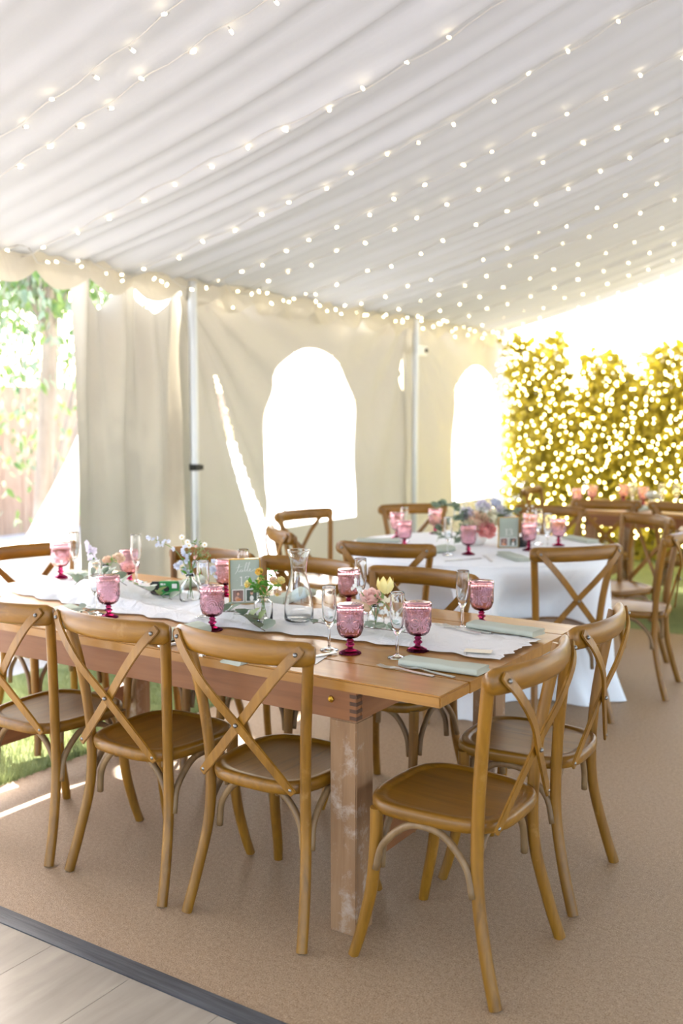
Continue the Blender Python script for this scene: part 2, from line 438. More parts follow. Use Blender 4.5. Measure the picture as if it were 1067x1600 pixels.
wall_panel('wall_left_far', 8.44, 10.95, 120, 112, xC, lambda y: 2.40, [W2], label='cream tent side wall panel beyond the second pole')
def xA(y, z):
    return -4.86 + .05 * math.sin((y - 4.3) * 17 + .8 * math.sin(z * 1.7)) * (.55 + .45 * z / 2.3) + .03 * math.sin((y - 4.3) * 41 + z) * (z / 2.4) ** 2 + .02 * noise.noise((y * 3, z * 1.5, 1))
def topA(y):
    t = (y - 4.36) / .9
    return 2.40 - .22 * max(0, math.sin(PI * min(1, max(0, (t - .12) / .34)))) ** 1.4 - .20 * max(0, math.sin(PI * min(1, max(0, (t - .62) / .38)))) ** 1.3
wall_panel('wall_left_curtain', 4.36, 5.42, 106, 60, xA, topA, [], label='gathered cream curtain wall beside the open tent side')
# door flap pulled out of the opening, in the sun
def ff(u, v):
    z = 1.38 * v; wd = .74 * (1 - v) ** 1.15 + .03
    y = 4.40 - wd * u; x = -4.84 - .34 * (1 - v) * (.4 + .6 * u) + .035 * math.sin(u * 15 + v * 2) * (1 - v)
    return (x, y, z)
struct(part('wall_flap', MB().grid(40, 30, ff), 'flap', None), 'white tent flap pulled out into the sun')
# valance along the eave
def vf(u, v):
    y = -1.0 + 12.0 * u; dep = .13 + .085 * abs(math.sin(PI * (y + .05) / .40)) + .025 * noise.noise((y * 2, 0, 0))
    return (-4.66 + .028 * math.sin(y * 13 + 2 * math.sin(y * 2.1)) * v - .03 * v, y, 2.47 - dep * v)
struct(part('trim_2', MB().grid(700, 8, vf), 'valance', None), 'scalloped cream valance along the tent eave')
# clear window panes
def pane(name, prm, lab):
    yc, hw, z0, zs, zt = prm; m = MB(); out = []
    for i in range(25): a = PI * i / 24; out.append((yc + (hw + .02) * math.cos(a), zs + (zt - zs + .02) * math.sin(a)))
    out += [(yc - hw - .02, z0 - .02), (yc + hw + .02, z0 - .02)]
    m.add([(-4.79 + .01 * math.sin(p[1] * 5), p[0], p[1]) for p in out] , [tuple(range(len(out)))])
    o = struct(place(name, None), lab); part('pane', m, 'vinyl', o, False)
    s_ = MB(); s_.strap([(-4.785, yc - hw * .75, z0 + .05), (-4.785, yc + hw * .25, z0 + .62), (-4.785, yc + hw * .95, z0 + 1.02)], (0, -.6, .8), .035, .002)
    part('crease', s_, 'flap', o)
    return o
pane('window_1', W1, 'clear arched tent window'); pane('window_2', W2, 'clear arched tent window beside the light covered hedge')

# poles
def pole(y, lab, clamp):
    t = thing('tent_pole', lab, 'tent pole', (-4.665, y, 0))
    part('shaft', MB().tube([(0, 0, 0), (0, 0, 2.42)], .032, 16), 'pole_metal', t, ang=50)
    part('base_plate', MB().box(-.09, .09, -.09, .09, -.008, .006), 'pole_metal', t, False)
    if clamp:
        part('clamp', MB().tube([(0, 0, 1.12), (0, 0, 1.165)], .038, 16).box(-.01, .055, -.045, .03, 1.125, 1.16), 'black_plastic', t, ang=40)
    else:
        part('bracket', MB().box(-.03, .03, .0, .19, 2.08, 2.17), 'white_paint', t, False, .008)
        part('bolt', MB().lathe([(0, 0), (.022, 0), (.022, .012), (0, .014)], 12), 'black_plastic', t).matrix_local = Matrix.Translation((.03, .15, 2.13)) @ Matrix.Rotation(PI / 2, 4, 'Y')
    return t
pole(5.275, 'grey metal tent pole with a black clamp beside gathered curtain', True)
pole(8.455, 'grey metal tent pole with a white bracket between two arched windows', False)

# ------------------------------------------------------------------ outside: fence, tree, hedge
fn_ = thing('garden_fence', 'tan board fence beyond the open tent side', 'fence', (-10.5, 0, -.02))
bd = MB().box(-.012, .012, -.07, .07, 0, 1.9).mesh('board', 'fence_wood', False)
for i in range(80): place('board', bd, fn_, (.004 * (i % 3), 1 + i * .146, 0))
part('rail', MB().box(-.05, -.012, .8, 12.8, .3, .38).box(-.05, -.012, .8, 12.8, 1.5, 1.58), 'fence_wood', fn_, False)
def hang_tree(name, lab, x, y, hgt, seed, nl, spread, mats, lean=(0, 0)):
    r = random.Random(seed); t = thing(name, lab, 'tree', (x, y, -.02))
    tr_ = MB(); tp = (lean[0], lean[1], hgt)
    tr_.tube(smooth_path([(0, 0, 0), (lean[0] * .3 + .05, lean[1] * .3, hgt * .35), (lean[0] * .7, lean[1] * .7 + .05, hgt * .7), tp], 14), [.09 - .05 * i / 14 for i in range(15)], 10)
    tr_.tube(smooth_path([(.02, 0, .1), (.25, .2, hgt * .4), (.35, .6, hgt * .85)], 10), [.06 - .035 * i / 10 for i in range(11)], 8)
    part('trunk', tr_, 'bark', t)
    br = MB(); lf = MB()
    for b in range(26):
        a = 2 * PI * b / 26 + r.random() * .3; rr = spread * (.45 + .6 * r.random()); z0 = hgt * (.75 + .25 * r.random())
        end = Vector((lean[0] + rr * math.cos(a), lean[1] + rr * math.sin(a), z0 - .4 - (hgt - 1.0) * r.random() ** 1.3))
        pa = smooth_path([(lean[0] * .9, lean[1] * .9, hgt * (.7 + .3 * r.random())), (lean[0] + rr * .6 * math.cos(a), lean[1] + rr * .6 * math.sin(a), z0 + .25), end], 16)
        br.tube(pa, [.014 - .011 * i / 16 for i in range(17)], 5)
        for k in range(nl):
            q = pa[3 + int(13 * r.random())]; off = Vector((r.gauss(0, .12), r.gauss(0, .12), r.gauss(-.03, .14)))
            d = Vector((r.gauss(0, .5), r.gauss(0, .5), -.9)); lf.leaf(q + off, d, (r.gauss(0, 1), r.gauss(0, 1), .3), .075 + .05 * r.random(), .035 + .02 * r.random(), 0 if r.random() < .45 else 1, 'long', .08)
    part('branches', br, 'bark', t); part('foliage', lf, mats, t, kind='stuff')
    return t
hang_tree('garden_tree', 'leafy garden tree with hanging twigs outside the open tent side', -6.9, 5.75, 3.0, 3, 85, 1.05, ['tree_leaf', 'tree_leaf_pale'], (.1, .1))
hang_tree('garden_tree', 'pale leaved tree behind the hanging twig tree by the fence', -9.15, 7.7, 3.6, 11, 60, 1.2, ['tree_leaf_pale', 'tree_leaf'], (.1, .2))

HY = 10.45
hd = thing('ivy_hedge', 'leafy green hedge wall covered in warm fairy lights', 'hedge', (0, HY, 0))
def hedge_top(x): return 2.20 + .07 * noise.noise((x * 2.4, 4, 0)) + (.18 if x < -3.98 else 0) - .26 * math.exp(-((x + 3.80) / .13) ** 2)
tw = MB()
for i in range(70):
    x = -4.55 + 6.6 * rnd.random(); h = hedge_top(x) - .1
    tw.tube(smooth_path([(x, .1, 0), (x + rnd.gauss(0, .1), .1 + rnd.gauss(0, .06), h * .5), (x + rnd.gauss(0, .15), .08, h)], 6), [.018, .016, .014, .012, .01, .008, .005], 5)
part('stems', tw, 'bark', hd)
hl = MB(); hpos = []
for i in range(24000):
    x = -4.60 + 6.5 * rnd.random(); zt = hedge_top(x); z = zt * (rnd.random() ** .85); y = -.16 + .42 * rnd.random()
    if x < -4.5 and rnd.random() < .4: continue
    if z > zt - .25 and noise.noise((x * 4, z * 4, 2)) < -.05: continue
    d = Vector((rnd.gauss(0, .6), rnd.gauss(-.3, .4), rnd.gauss(-.35, .5)))
    hl.leaf((x, y, z), d, (rnd.gauss(0, .5), -1, rnd.gauss(.3, .5)), (.05 + .05 * rnd.random()) * (1.7 if y > .05 else 1), (.035 + .035 * rnd.random()) * (1.8 if y > .05 else 1), 0, 'oval', .1)
o = part('foliage', hl, 'hedge_leaf', hd, kind='stuff')

# ------------------------------------------------------------------ fairy lights
bm_ = MB(); bm_.lathe([(.0022, -.016), (.0042, -.012), (.0042, 0)], 7, mi=0); bm_.lathe([(.0050, 0), (.0058, .008), (.0046, .019), (.0, .023)], 7, mi=1)
BULB = bm_.mesh('bulb', ['wire_white', 'bulb_glow'])
STR = [2.83, 3.1, 3.88, 4.65, 5.37, 5.85, 6.45, 7.1, 7.75, 8.4, 9.0, 9.6, 10.2]
def strand(y0, i):
    t = thing('fairy_light_strand', 'white cord of warm fairy lights running up the draped ceiling', 'string lights', (0, 0, 0), 0, 'fairy light strands along the ceiling liner')
    L = []
    nseg = 46
    for k in range(nseg + 1):
        x = -4.66 + 4.5 * k / nseg; y = y0 + .05 * math.sin(x * 1.1 + i * 1.7)
        L.append((x, y, ceil_z(x, y) - .020 - .008 * math.sin(k * 1.7)))
    wire = MB().tube(L, .0032, 5)
    part('cable', wire, 'wire_white', t)
    x = -4.6 + .17 * rnd.random(); k = 0
    while x < -.3:
        y = y0 + .05 * math.sin(x * 1.1 + i * 1.7); zc = ceil_z(x, y); above = rnd.random() < .25
        o = place('bulb', BULB, t)
        if above: yy = y + .035; o.location = (x, yy, ceil_z(x, yy) - .010); o.rotation_euler = (0, 1.5, rnd.random() * 6)
        else:
            sgn = 1 if rnd.random() < .5 else -1
            o.location = (x, y + sgn * .018, zc - .032); o.rotation_euler = (-sgn * (1.2 + rnd.random() * .9), rnd.gauss(0, .4), 0)
        x += .19 + .05 * rnd.random(); k += 1
for i, y0 in enumerate(STR): strand(y0, i)
t = thing('eave_light_strand', 'warm fairy lights bunched along the eave above the valance', 'string lights')
L = [(-4.60 + .03 * math.sin(k * .9), 3.0 + k * .05, 2.405 + .03 * math.sin(k * .55) + .02 * math.sin(k * 1.3)) for k in range(156)]
part('cable', MB().tube(L, .004, 5), 'wire_white', t)
for k in range(2, 155, 2):
    p = L[k]; o = place('bulb', BULB, t, (p[0] + .02, p[1] + rnd.gauss(0, .02), p[2] + rnd.gauss(-.02, .03)), (rnd.random() * 6, rnd.random() * 3, 0))
hb = MB(); hb.sphere((0, 0, 0), (.0088, .0088, .011), 6); HB = hb.mesh('bulb', 'hedge_glow')
t = thing('hedge_lights', 'dense net of warm yellow fairy lights hung over the hedge', 'string lights', (0, HY, 0))
wr = MB(); rest = MB(); pts = []
for c in range(84):
    x0 = -4.60 + c * .072 + rnd.gauss(0, .02); L = []; zt = hedge_top(x0) - .02
    for k in range(26):
        z = zt - (zt - .25) * k / 25; L.append((x0 + .05 * math.sin(k * .8 + c) + rnd.gauss(0, .03), -.20 + rnd.gauss(0, .025), z + rnd.gauss(0, .03)))
    wr.tube(L, .0022, 4, cap=False)
    for k in range(26):
        if rnd.random() < .93: pts.append(L[k])
part('cable', wr, 'wire_dark', t)
vis = [p for p in pts if p[0] < -1.9 and p[2] > .75]; oth = [p for p in pts if not (p[0] < -1.9 and p[2] > .75)]
rnd.shuffle(vis)
for p in vis[:295]: place('bulb', HB, t, p)
for p in vis[295:] + oth: rest.sphere(p, (.0088, .0088, .011), 6)
part('bulb_net', rest, 'hedge_glow', t, kind='stuff')

# ------------------------------------------------------------------ chairs
def make_chair(label, wood=('chair_wood', 'chair_seat', 'chair_rim', 'chair_hoop')):
    wd, st, rm, hp = wood
    t = thing('cross_back_chair', label, 'chair')
    # seat: rounded trapezoid, dished inside a rim
    def outline(a, k=1.0):
        c, s_ = math.cos(a), math.sin(a); e = 2 / 3.4
        px = math.copysign(abs(c) ** e, c); py = math.copysign(abs(s_) ** e, s_)
        hw = .182 + .026 * (py + 1) / 2
        return Vector((px * hw * k, py * .205 * k + .005, 0))
    m = MB(); K = 44; rings = [(.93, .420), (.985, .424), (1.0, .434), (1.0, .448), (.985, .456), (.95, .4585), (.86, .4585), (.845, .4545), (.80, .4535), (.4, .4505), (.02, .4500)]
    vs_ = []; fs = []
    for k, z in rings:
        for j in range(K):
            p = outline(2 * PI * j / K, k); vs_.append((p.x, p.y, z))
    for i in range(len(rings) - 1):
        for j in range(K):
            a, b = i * K + j, i * K + (j + 1) % K; fs.append((a, b, b + K, a + K))
    fs.append(tuple(range(K - 1, -1, -1))); fs.append(tuple(range((len(rings) - 1) * K, len(rings) * K)))
    m.add(vs_, fs); part('seat', m, st, t)
    for s in (-1, 1):
        pa = smooth_path([(s * .214, -.225, 0), (s * .200, -.190, .12), (s * .181, -.155, .28), (s * .176, -.150, .45), (s * .190, -.165, .64), (s * .222, -.198, .86)], 22)
        part('rear_leg', MB().tube(pa, [(.0165, .0175)] * 23, 10), wd, t, ang=50)
        pf = smooth_path([(s * .198, .218, 0), (s * .186, .200, .07), (s * .176, .172, .20), (s * .172, .160, .34), (s * .172, .158, .432)], 16)
        part('leg', MB().tube(pf, [.0155 + .004 * i / 16 for i in range(17)], 10), wd, t, ang=50)
        # side hoop between front and rear leg
        ph = smooth_path([(s * .190, .150, .265), (s * .188, .128, .34), (s * .186, .060, .405), (s * .186, 0, .418), (s * .186, -.06, .405), (s * .188, -.125, .34), (s * .196, -.148, .265)], 26)
        part('support_hoop', MB().tube(ph, .0105, 8), hp, t)
    for yy, hw in ((.155, .150), (-.135, .156)):
        ph = smooth_path([(-hw, yy, .255), (-hw + .012, yy, .335), (-.085, yy, .405), (0, yy, .419), (.085, yy, .405), (hw - .012, yy, .335), (hw, yy, .255)], 26)
        part('support_hoop', MB().tube(ph, .0105, 8), hp, t)
    # top rail, bowed backwards in plan
    def rail_y(x): return -.205 - .060 * (1 - (x / .25) ** 2)
    pr = []; rr = []
    for i in range(29):
        x = -.248 + .496 * i / 28; e = abs(x) / .248; q = 1.0
        if e > .88: q = math.sqrt(max(.04, 1 - ((e - .88) / .13) ** 2))
        pr.append((x, rail_y(x), .852)); rr.append((.036 * (.5 + .5 * q), .0135 + .005 * e))
    m = MB().tube(pr, rr, 14, flat=(0, 0, 1)); part('top_rail', m, rm, t)
    # crossed flat braces
    for s in (-1, 1):
        dy = -.004 if s > 0 else -.015
        pa = smooth_path([(s * .228, rail_y(.228) - .023, .872), (s * .180, -.259, .818), (s * .10, -.249 + dy, .730), (0, -.224 + dy, .622), (-s * .168, -.198, .440)], 18)
        sv = []
        for i in range(19):
            T = (pa[min(i + 1, 18)] - pa[max(i - 1, 0)]).normalized(); sv.append(tuple(T.cross(Vector((0, 1, 0))).normalized()))
        part('cross_brace', MB().strap(pa, sv, [.024] + [.030] * 17 + [.024], .008), wd, t, bev=.002)
    for p in ((-.214, rail_y(.214) - .030, .856), (.214, rail_y(.214) - .030, .856), (-.160, -.201, .452), (.160, -.201, .452), (0, -.246, .622)):
        o = place('bolt', BOLT, t, p, (PI / 2, 0, 0))
    return t
BOLT = MB().lathe([(.0065, -.004), (.0065, .002), (.004, .005), (0, .006)], 10).mesh('bolt', 'bolt_metal')
first = make_chair('x')
used = [False]
RCH = []
def chair(x, y, face, label, group=None, proto=None):
    RCH.append((x, y, face))
    # face = direction the sitter looks (dx, dy)
    rz = math.atan2(face[1], face[0]) - PI / 2
    if not used[0] and proto is None:
        used[0] = True; first.location = (x, y, 0); first.rotation_euler = (0, 0, rz); first['label'] = label
        if group: first['group'] = group
        return first
    c = dup(proto or first, (x, y, 0), rz, label, group)
    if not group and 'group' in c: del c['group']
    return c
GN = 'cross-back chairs at the farm table'
chair(-1.762, 2.395, (0, 1), 'brown cross-back chair backing the dance floor, nearest the big table leg', GN)
chair(-2.27, 2.385, (.03, 1), 'brown cross-back chair backing the dance floor, second from the big table leg', GN)
chair(-2.785, 2.375, (0, 1), 'brown cross-back chair backing the dance floor, third from the big table leg', GN)
chair(-1.20, 2.435, (-1, .02), 'brown cross-back chair at the table end beside the big table leg', GN)
chair(-1.215, 2.995, (-1, -.03), 'brown cross-back chair at the table end beside the white round tablecloth', GN)
chair(-1.885, 3.27, (0, -1), 'brown cross-back chair behind pink and yellow roses, across the farm table', GN)
chair(-2.45, 3.27, (0, -1), 'brown cross-back chair behind the glass carafe, across the farm table', GN)
chair(-2.985, 3.27, (0, -1), 'brown cross-back chair behind the blue flower vase, across the farm table', GN)
chair(-3.63, 3.10, (1, -.25), 'brown cross-back chair at the farm table end by the open tent side', GN)
GR = 'cross-back chairs around the round table'
chair(-2.51, 4.37, (-.25, .95), 'cross-back chair between the farm table and the white round table', GR)
chair(-1.80, 4.68, (-.78, .60), 'cross-back chair with its whole X back showing against the white tablecloth', GR)
chair(-1.62, 5.44, (-1, -.1), 'cross-back chair seen side on over the carpet edge by the round table', GR)
chair(-1.90, 6.03, (-.62, -.85), 'cross-back chair with pale scuffed back on grass by the round table', GR)
chair(-2.50, 6.25, (.05, -1), 'cross-back chair behind the round table in front of the hedge', GR)
chair(-3.20, 5.92, (.75, -.7), 'cross-back chair behind the round table near the second tent pole', GR)
chair(-3.55, 5.27, (.97, -.22), 'cross-back chair with its X back showing against the arched window', GR)
chair(-3.12, 4.55, (.62, .75), 'cross-back chair seen edge on beside the arched window', GR)
GB = 'cross-back chairs at the back table'
chair(-2.43, 7.38, (-.35, .94), 'cross-back chair at the back table with its X back showing beneath the hedge lights', GB)
chair(-1.84, 7.50, (-.1, 1), 'cross-back chair at the back table furthest from the tent wall', GB)
chair(-3.10, 8.12, (1, .1), 'cross-back chair at the wall end of the back table', GB)

# ------------------------------------------------------------------ farm tables
def farm_table(x0, x1, y0, y1, label):
    t = thing('farm_table', label, 'table', ((x0 + x1) / 2, (y0 + y1) / 2, 0)); hx, hy = (x1 - x0) / 2, (y1 - y0) / 2
    npl = 6; pwid = 2 * hy / npl
    for i in range(npl):
        a = -hy + i * pwid
        part('plank', MB().box(-hx, hx, a + .0003, a + pwid - .0003, TZ - .034, TZ + (.0002 if i % 2 else -.0002)), 'table_top', t, False, .005 if i in (0, npl - 1) else .0006)
    ax, ay, zb, zt = hx - .275, hy - .018, .638, TZ - .0345
    for s in (-1, 1):
        part('apron', MB().box(-ax, ax, *sorted((s * ay, s * (ay - .024))), zb, zt), 'table_apron', t, False, .002)
        part('end_apron', MB().box(*sorted((s * ax, s * (ax - .024))), -ay + .0242, ay - .0242, zb, zt), 'table_apron_end', t, False, .002)
        for s2 in (-1, 1):
            cx, cy = s * (ax - .045), s2 * (ay - .046)
            L_ = part('leg', MB().box(cx - .045, cx + .045, cy - .046, cy + .046, 0, zb - .001), 'table_leg', t, False, .003)
            for q in range(4):   # dark end grain of the box joint
                z0 = zb + .004 + q * .021
                part('joint_finger', MB().box(*sorted((s * (ax - .022), s * (ax + .0012))), *sorted((s2 * (ay + .0012), s2 * (ay - .03))), z0, z0 + .0105), 'joint_dark', t, False)
            b = part('bolt', MB().lathe([(.010, -.004), (.010, .004), (.006, .007), (0, .008)], 6), 'brass', t, False)
            b.matrix_local = Matrix.Translation((s * (ax - .085), s2 * (ay + .001), zb + .055)) @ Matrix.Rotation(s2 * -PI / 2, 4, 'X')
        part('stretcher', MB().box(s * (ax - .045) - .019, s * (ax - .045) + .019, -ay + .0925, ay - .0925, .17, .265), 'table_apron_end', t, False, .002)
    return t
farm_table(-3.63, -1.187, 2.302, 3.375, 'long brown farm table with white runner and pink goblets on carpet')
farm_table(-2.95, -.51, 7.62, 8.69, 'brown wooden farm table in the background before the hedge lights')

# ------------------------------------------------------------------ round table under white cloth
RC = (-2.42, 5.12); RR = .76
t = thing('round_table', 'round folding table hidden under a floor-length white cloth', 'table', (RC[0], RC[1], 0))
part('tabletop', MB().lathe([(0, .735), (.75, .735), (.755, .745), (.75, TZ - .004), (0, TZ - .004)], 48), 'table_top', t)
for s in (-1, 1):
    for s2 in (-1, 1): part('leg', MB().tube([(s * .22, s2 * .18, 0), (s * .22, s2 * .18, .735)], .016, 8), 'pole_metal', t)
prof = [0, .3, .6, .74]
def clothpt(a, k):
    if k < 4: return (prof[k] * math.cos(a), prof[k] * math.sin(a), TZ + .0005)
    s_ = (k - 4) / 18; am = s_ ** 1.1
    f = .055 * math.sin(a * 11 + .7 * math.sin(a * 3)) + .03 * math.sin(a * 19 + 2) + .02 * math.sin(a * 5)
    r = RR + .012 + am * (.05 + f) + .05 * max(0, s_ - .8) * 4 * (1 + .7 * math.sin(a * 13))
    z = TZ - .004 - (TZ - .008) * s_
    if k == 4: r = RR + .002; z = TZ - .003
    dep = min(1, max(0, (TZ - z) / .26)); dep = dep * dep * (3 - 2 * dep)
    for (cx, cy, fc) in RCH:   # the cloth is pushed in by the seats of the chairs tucked under it
        fl = math.hypot(*fc); fx, fy = fc[0] / fl, fc[1] / fl; px, py = RC[0] + r * math.cos(a) - cx, RC[1] + r * math.sin(a) - cy
        if math.hypot(cx - RC[0], cy - RC[1]) > 1.25: continue
        lat = abs(px * -fy + py * fx); q = min(1, max(0, (.34 - lat) / .11)); q = q * q * (3 - 2 * q)
        need = .245 - (px * fx + py * fy)
        if need > 0 and q > 0: r -= need * q * dep * 1.05
    return (r * math.cos(a), r * math.sin(a), z)
m = MB(); K = 260; rows = 23
vs_ = [clothpt(2 * PI * j / K, k) for k in range(rows) for j in range(K)]; fs = []
for k in range(rows - 1):
    for j in range(K):
        a, b = k * K + j, k * K + (j + 1) % K; fs.append((a, a + K, b + K, b))
m.add(vs_, fs); o = part('tablecloth', m, 'table_linen', None); o.location = (RC[0], RC[1], 0)
tag(o, 'white floor-length cloth draped over the round table', 'tablecloth')

# ------------------------------------------------------------------ table runner
def run_c(x): return 2.885 + .03 * math.sin(x * 3.1) - .04 * max(0, -x - 2.6)
def run_hw(x): return .20 + .05 * math.sin(x * 2.3 + 1) * .5 + .035 * noise.noise((x * 3, 1, 0))
def run_pt(u, v):
    x = -3.45 + 2.24 * u; s_ = v * 2 - 1
    crump = min(1, max(0, (-x - 1.75) / .6))
    hw = run_hw(x) * (1 + .06 * math.sin(x * 40 + s_ * 3) * abs(s_) ** 3)
    y = run_c(x) + hw * s_ + .012 * noise.noise((x * 16, s_ * 2, 7)) * abs(s_)
    e = 1 - abs(s_) ** 6
    h = .004 + e * (.006 * (1 + noise.noise((x * 6, y * 9, 1))) + crump * .042 * max(0, .35 + noise.noise((x * 3.2, y * 10, 5)) + .4 * noise.noise((x * 9, y * 15, 9))))
    if x < -2.75: h += e * .030 * max(0, math.sin((x + 2.75) * 4.2 * -1)) * (1 - .7 * abs(s_))
    if u > .995: x += .02 * noise.noise((y * 30, 0, 0))
    return (x, y, TZ + .002 + h)
tag(part('table_runner', MB().grid(220, 56, run_pt), 'runner', None), 'white crinkled gauze runner along the farm table', 'runner')
def run_z(x, y):
    if abs(y - run_c(x)) > run_hw(x) * .97 or not -3.45 < x < -1.215: return TZ
    return run_pt((x + 3.45) / 2.24, ((y - run_c(x)) / run_hw(x) + 1) / 2)[2] + .001

# ------------------------------------------------------------------ glassware
def make_goblet():
    t = thing('pink_goblet', 'x', 'goblet'); H_ = .150
    def bump(a, z, r):
        d = 0
        if .128 < z < .144: d += .0016 * max(0, math.sin(a * 24)) * max(0, math.sin((z - .128) / .016 * 2 * PI) ** 2)
        if .060 < z < .122:
            k = 6; aa = (a / (2 * PI) * k) % 1 - .5; q = math.hypot(aa * 2 * PI / k * .037, z - .092)
            if q < .019: d += .0014 * math.cos(q / .0075 * 2 * PI)
            else: d += .0004 * math.sin(a * 36)
        if z < .060 and z > .048: d += .0012 * abs(math.sin(a * 9))
        return d
    out = [(.006, .046), (.013, .0475), (.022, .051), (.030, .058), (.0345, .067), (.037, .078)] + [(.0372 + .0006 * i / 20, .080 + i * .0023) for i in range(20)] + [(.0378, .127), (.0384, .131), (.0386, .136), (.0384, .141), (.0380, .145), (.0384, .149), (.0376, .150)]
    inn = [(.0364, .149), (.0358, .13), (.0350, .10), (.0342, .078), (.031, .066), (.024, .0575), (.012, .0535), (.0, .053)]
    part('bowl', MB().lathe(out, 144, fn=bump).lathe(inn, 40), 'pink_glass', t)
    # the two shells joined at the rim
    def fl(a, z, r): return .0011 * math.cos(a * 16) * min(1, r / .02) if z < .012 else .0006 * math.cos(a * 8)
    st = [(0, .0005), (.031, .0005), (.032, .002), (.029, .005), (.018, .010), (.009, .015), (.0065, .019), (.0075, .0225), (.0125, .026), (.0128, .029), (.0085, .0325), (.0065, .035), (.010, .0385), (.0098, .0415), (.0065, .044), (.007, .0468)]
    part('stem', MB().lathe(st, 48, fn=fl), 'magenta_glass', t)
    t.scale = (1.1, 1.1, 1.04)
    return t
gob = make_goblet(); gu = [False]
def goblet(x, y, z, label, group=None):
    if not gu[0]: gu[0] = True; gob.location = (x, y, z); gob['label'] = label; o = gob
    else: o = dup(gob, (x, y, z), rnd.random() * 6, label)
    if group: o['group'] = group
    elif 'group' in o: del o['group']
    return o
def make_flute():
    t = thing('champagne_flute', 'x', 'flute'); H_ = .205
    out = [(.0045, .070), (.008, .076), (.0145, .090), (.0200, .108), (.0228, .130), (.0236, .150), (.0230, .175), (.0218, .200), (.0216, .2045), (.0206, .205)]
    inn = [(.0204, .204), (.0210, .19), (.0222, .155), (.0212, .130), (.0180, .108), (.0120, .092), (.004, .084), (0, .083)]
    part('bowl', MB().lathe(out + inn, 32), 'clear_glass', t)
    part('stem', MB().lathe([(0, .0005), (.029, .0005), (.030, .0015), (.026, .004), (.012, .007), (.005, .012), (.0042, .020), (.0055, .035), (.0042, .050), (.0048, .066), (.0052, .0745)], 28), 'clear_glass', t)
    return t
flu = make_flute(); fu = [False]
def flute(x, y, z, label, group=None):
    if not fu[0]: fu[0] = True; flu.location = (x, y, z); flu['label'] = label; o = flu
    else: o = dup(flu, (x, y, z), rnd.random() * 6, label)
    if group: o['group'] = group
    elif 'group' in o: del o['group']
    return o
GG = 'pink goblets on the farm table'; FG = 'champagne flutes on the farm table'
GOB = [(-1.649, 2.579, 'pink pressed-glass goblet on bare wood between two flutes, beside the pink rose'), (-1.488, 2.725, 'pink pressed-glass goblet on the runner behind the sage napkin at the table corner'),
       (-1.495, 3.209, 'pink pressed-glass goblet near far table corner beside white cloth backdrop'), (-2.035, 3.173, 'pink pressed-glass goblet behind the roses beside the glass carafe'),
       (-2.23, 2.602, 'pink pressed-glass goblet standing in front of the table 13 sign'), (-2.694, 2.562, 'pink pressed-glass goblet between crumpled runner and second chair back'),
       (-3.143, 3.118, 'pink pressed-glass goblet behind the peach flower near the curtain'), (-3.44, 2.99, 'pink pressed-glass goblet before the chair by the open tent side'),
       (-2.604, 3.124, 'pink pressed-glass goblet half hidden behind the table 13 sign')]
for x, y, l in GOB: goblet(x, y, run_z(x, y), l, GG)
FLU = [(-1.728, 2.579, 'clear champagne flute between the carafe and the pink goblet by the roses'), (-1.497, 2.609, 'clear champagne flute at the corner of the sage napkin with forks'), (-1.519, 3.103, 'clear champagne flute beside the pink goblet at the far table corner'),
       (-1.918, 3.07, 'clear champagne flute behind the pink rose and goblet'), (-2.327, 2.667, 'clear champagne flute beside the goblet before the table 13 sign'), (-2.779, 2.578, 'clear champagne flute beside the goblet at the crumpled runner'),
       (-3.02, 3.035, 'clear champagne flute beside the goblet near the curtain'), (-3.354, 2.996, 'clear champagne flute before the sunlit white flap'), (-3.40, 2.60, 'clear champagne flute at the farm table end by the open side'),
       (-2.462, 3.064, 'clear champagne flute behind the table 13 sign')]
for x, y, l in FLU: flute(x, y, run_z(x, y), l, FG)
# carafe
x, y = -2.022, 2.826; t = thing('glass_carafe', 'tall clear glass carafe with flared rim on the runner', 'carafe', (x, y, run_z(x, y)))
out = [(0, .002), (.040, .0), (.050, .004), (.0525, .012), (.0515, .05), (.045, .10), (.033, .145), (.0275, .17), (.0275, .19), (.032, .220), (.041, .250), (.0415, .252)]
inn = [(.0400, .252), (.0300, .220), (.0255, .19), (.0255, .17), (.031, .145), (.043, .10), (.0492, .05), (.0500, .014), (.043, .008), (0, .007)]
part('glass', MB().lathe(out + [(.0412, .2535), (.0402, .2535)] + inn, 48), 'clear_glass', t)

# ------------------------------------------------------------------ vases and flowers
def vase(name, label, x, y, out, wall=.0022, mat='clear_glass', wat=.5):
    z = run_z(x, y); t = thing(name, label, 'vase', (x, y, z)); h = out[-1][1]
    inn = [(max(0, r - wall), max(zz, .006)) for r, zz in reversed(out)]; inn[-1] = (0, .006)
    part('glass', MB().lathe(out + inn, 36), mat, t)
    return Vector((x, y, z))
def stem_obj(parent, pts, r=.0016, mat='stem_green', name='stem'):
    return part(name, MB().tube(smooth_path(pts, 10), r, 5), mat, parent)
def rose(parent, c, R, mat, up=(0, 0, 1), seed=0, name='bloom'):
    r = random.Random(seed); m = MB(); U = Vector(up).normalized(); A = U.orthogonal().normalized(); B = U.cross(A)
    for ring, (n_, rad, L, tilt) in enumerate(((3, .10, .55, .15), (5, .25, .75, .35), (6, .45, .85, .75), (7, .60, .85, 1.15))):
        for k in range(n_):
            a = 2 * PI * k / n_ + ring * .6 + r.random() * .3; o = A * math.cos(a) + B * math.sin(a)
            d = (U * math.cos(tilt) + o * math.sin(tilt)); base = Vector(c) - U * R * .45 + o * R * rad * .35
            m.leaf(base, d, -o * math.cos(tilt) + U * math.sin(tilt), R * L * 1.25, R * 1.05, 0, 'round', -.22)
    return part(name, m, mat, parent)
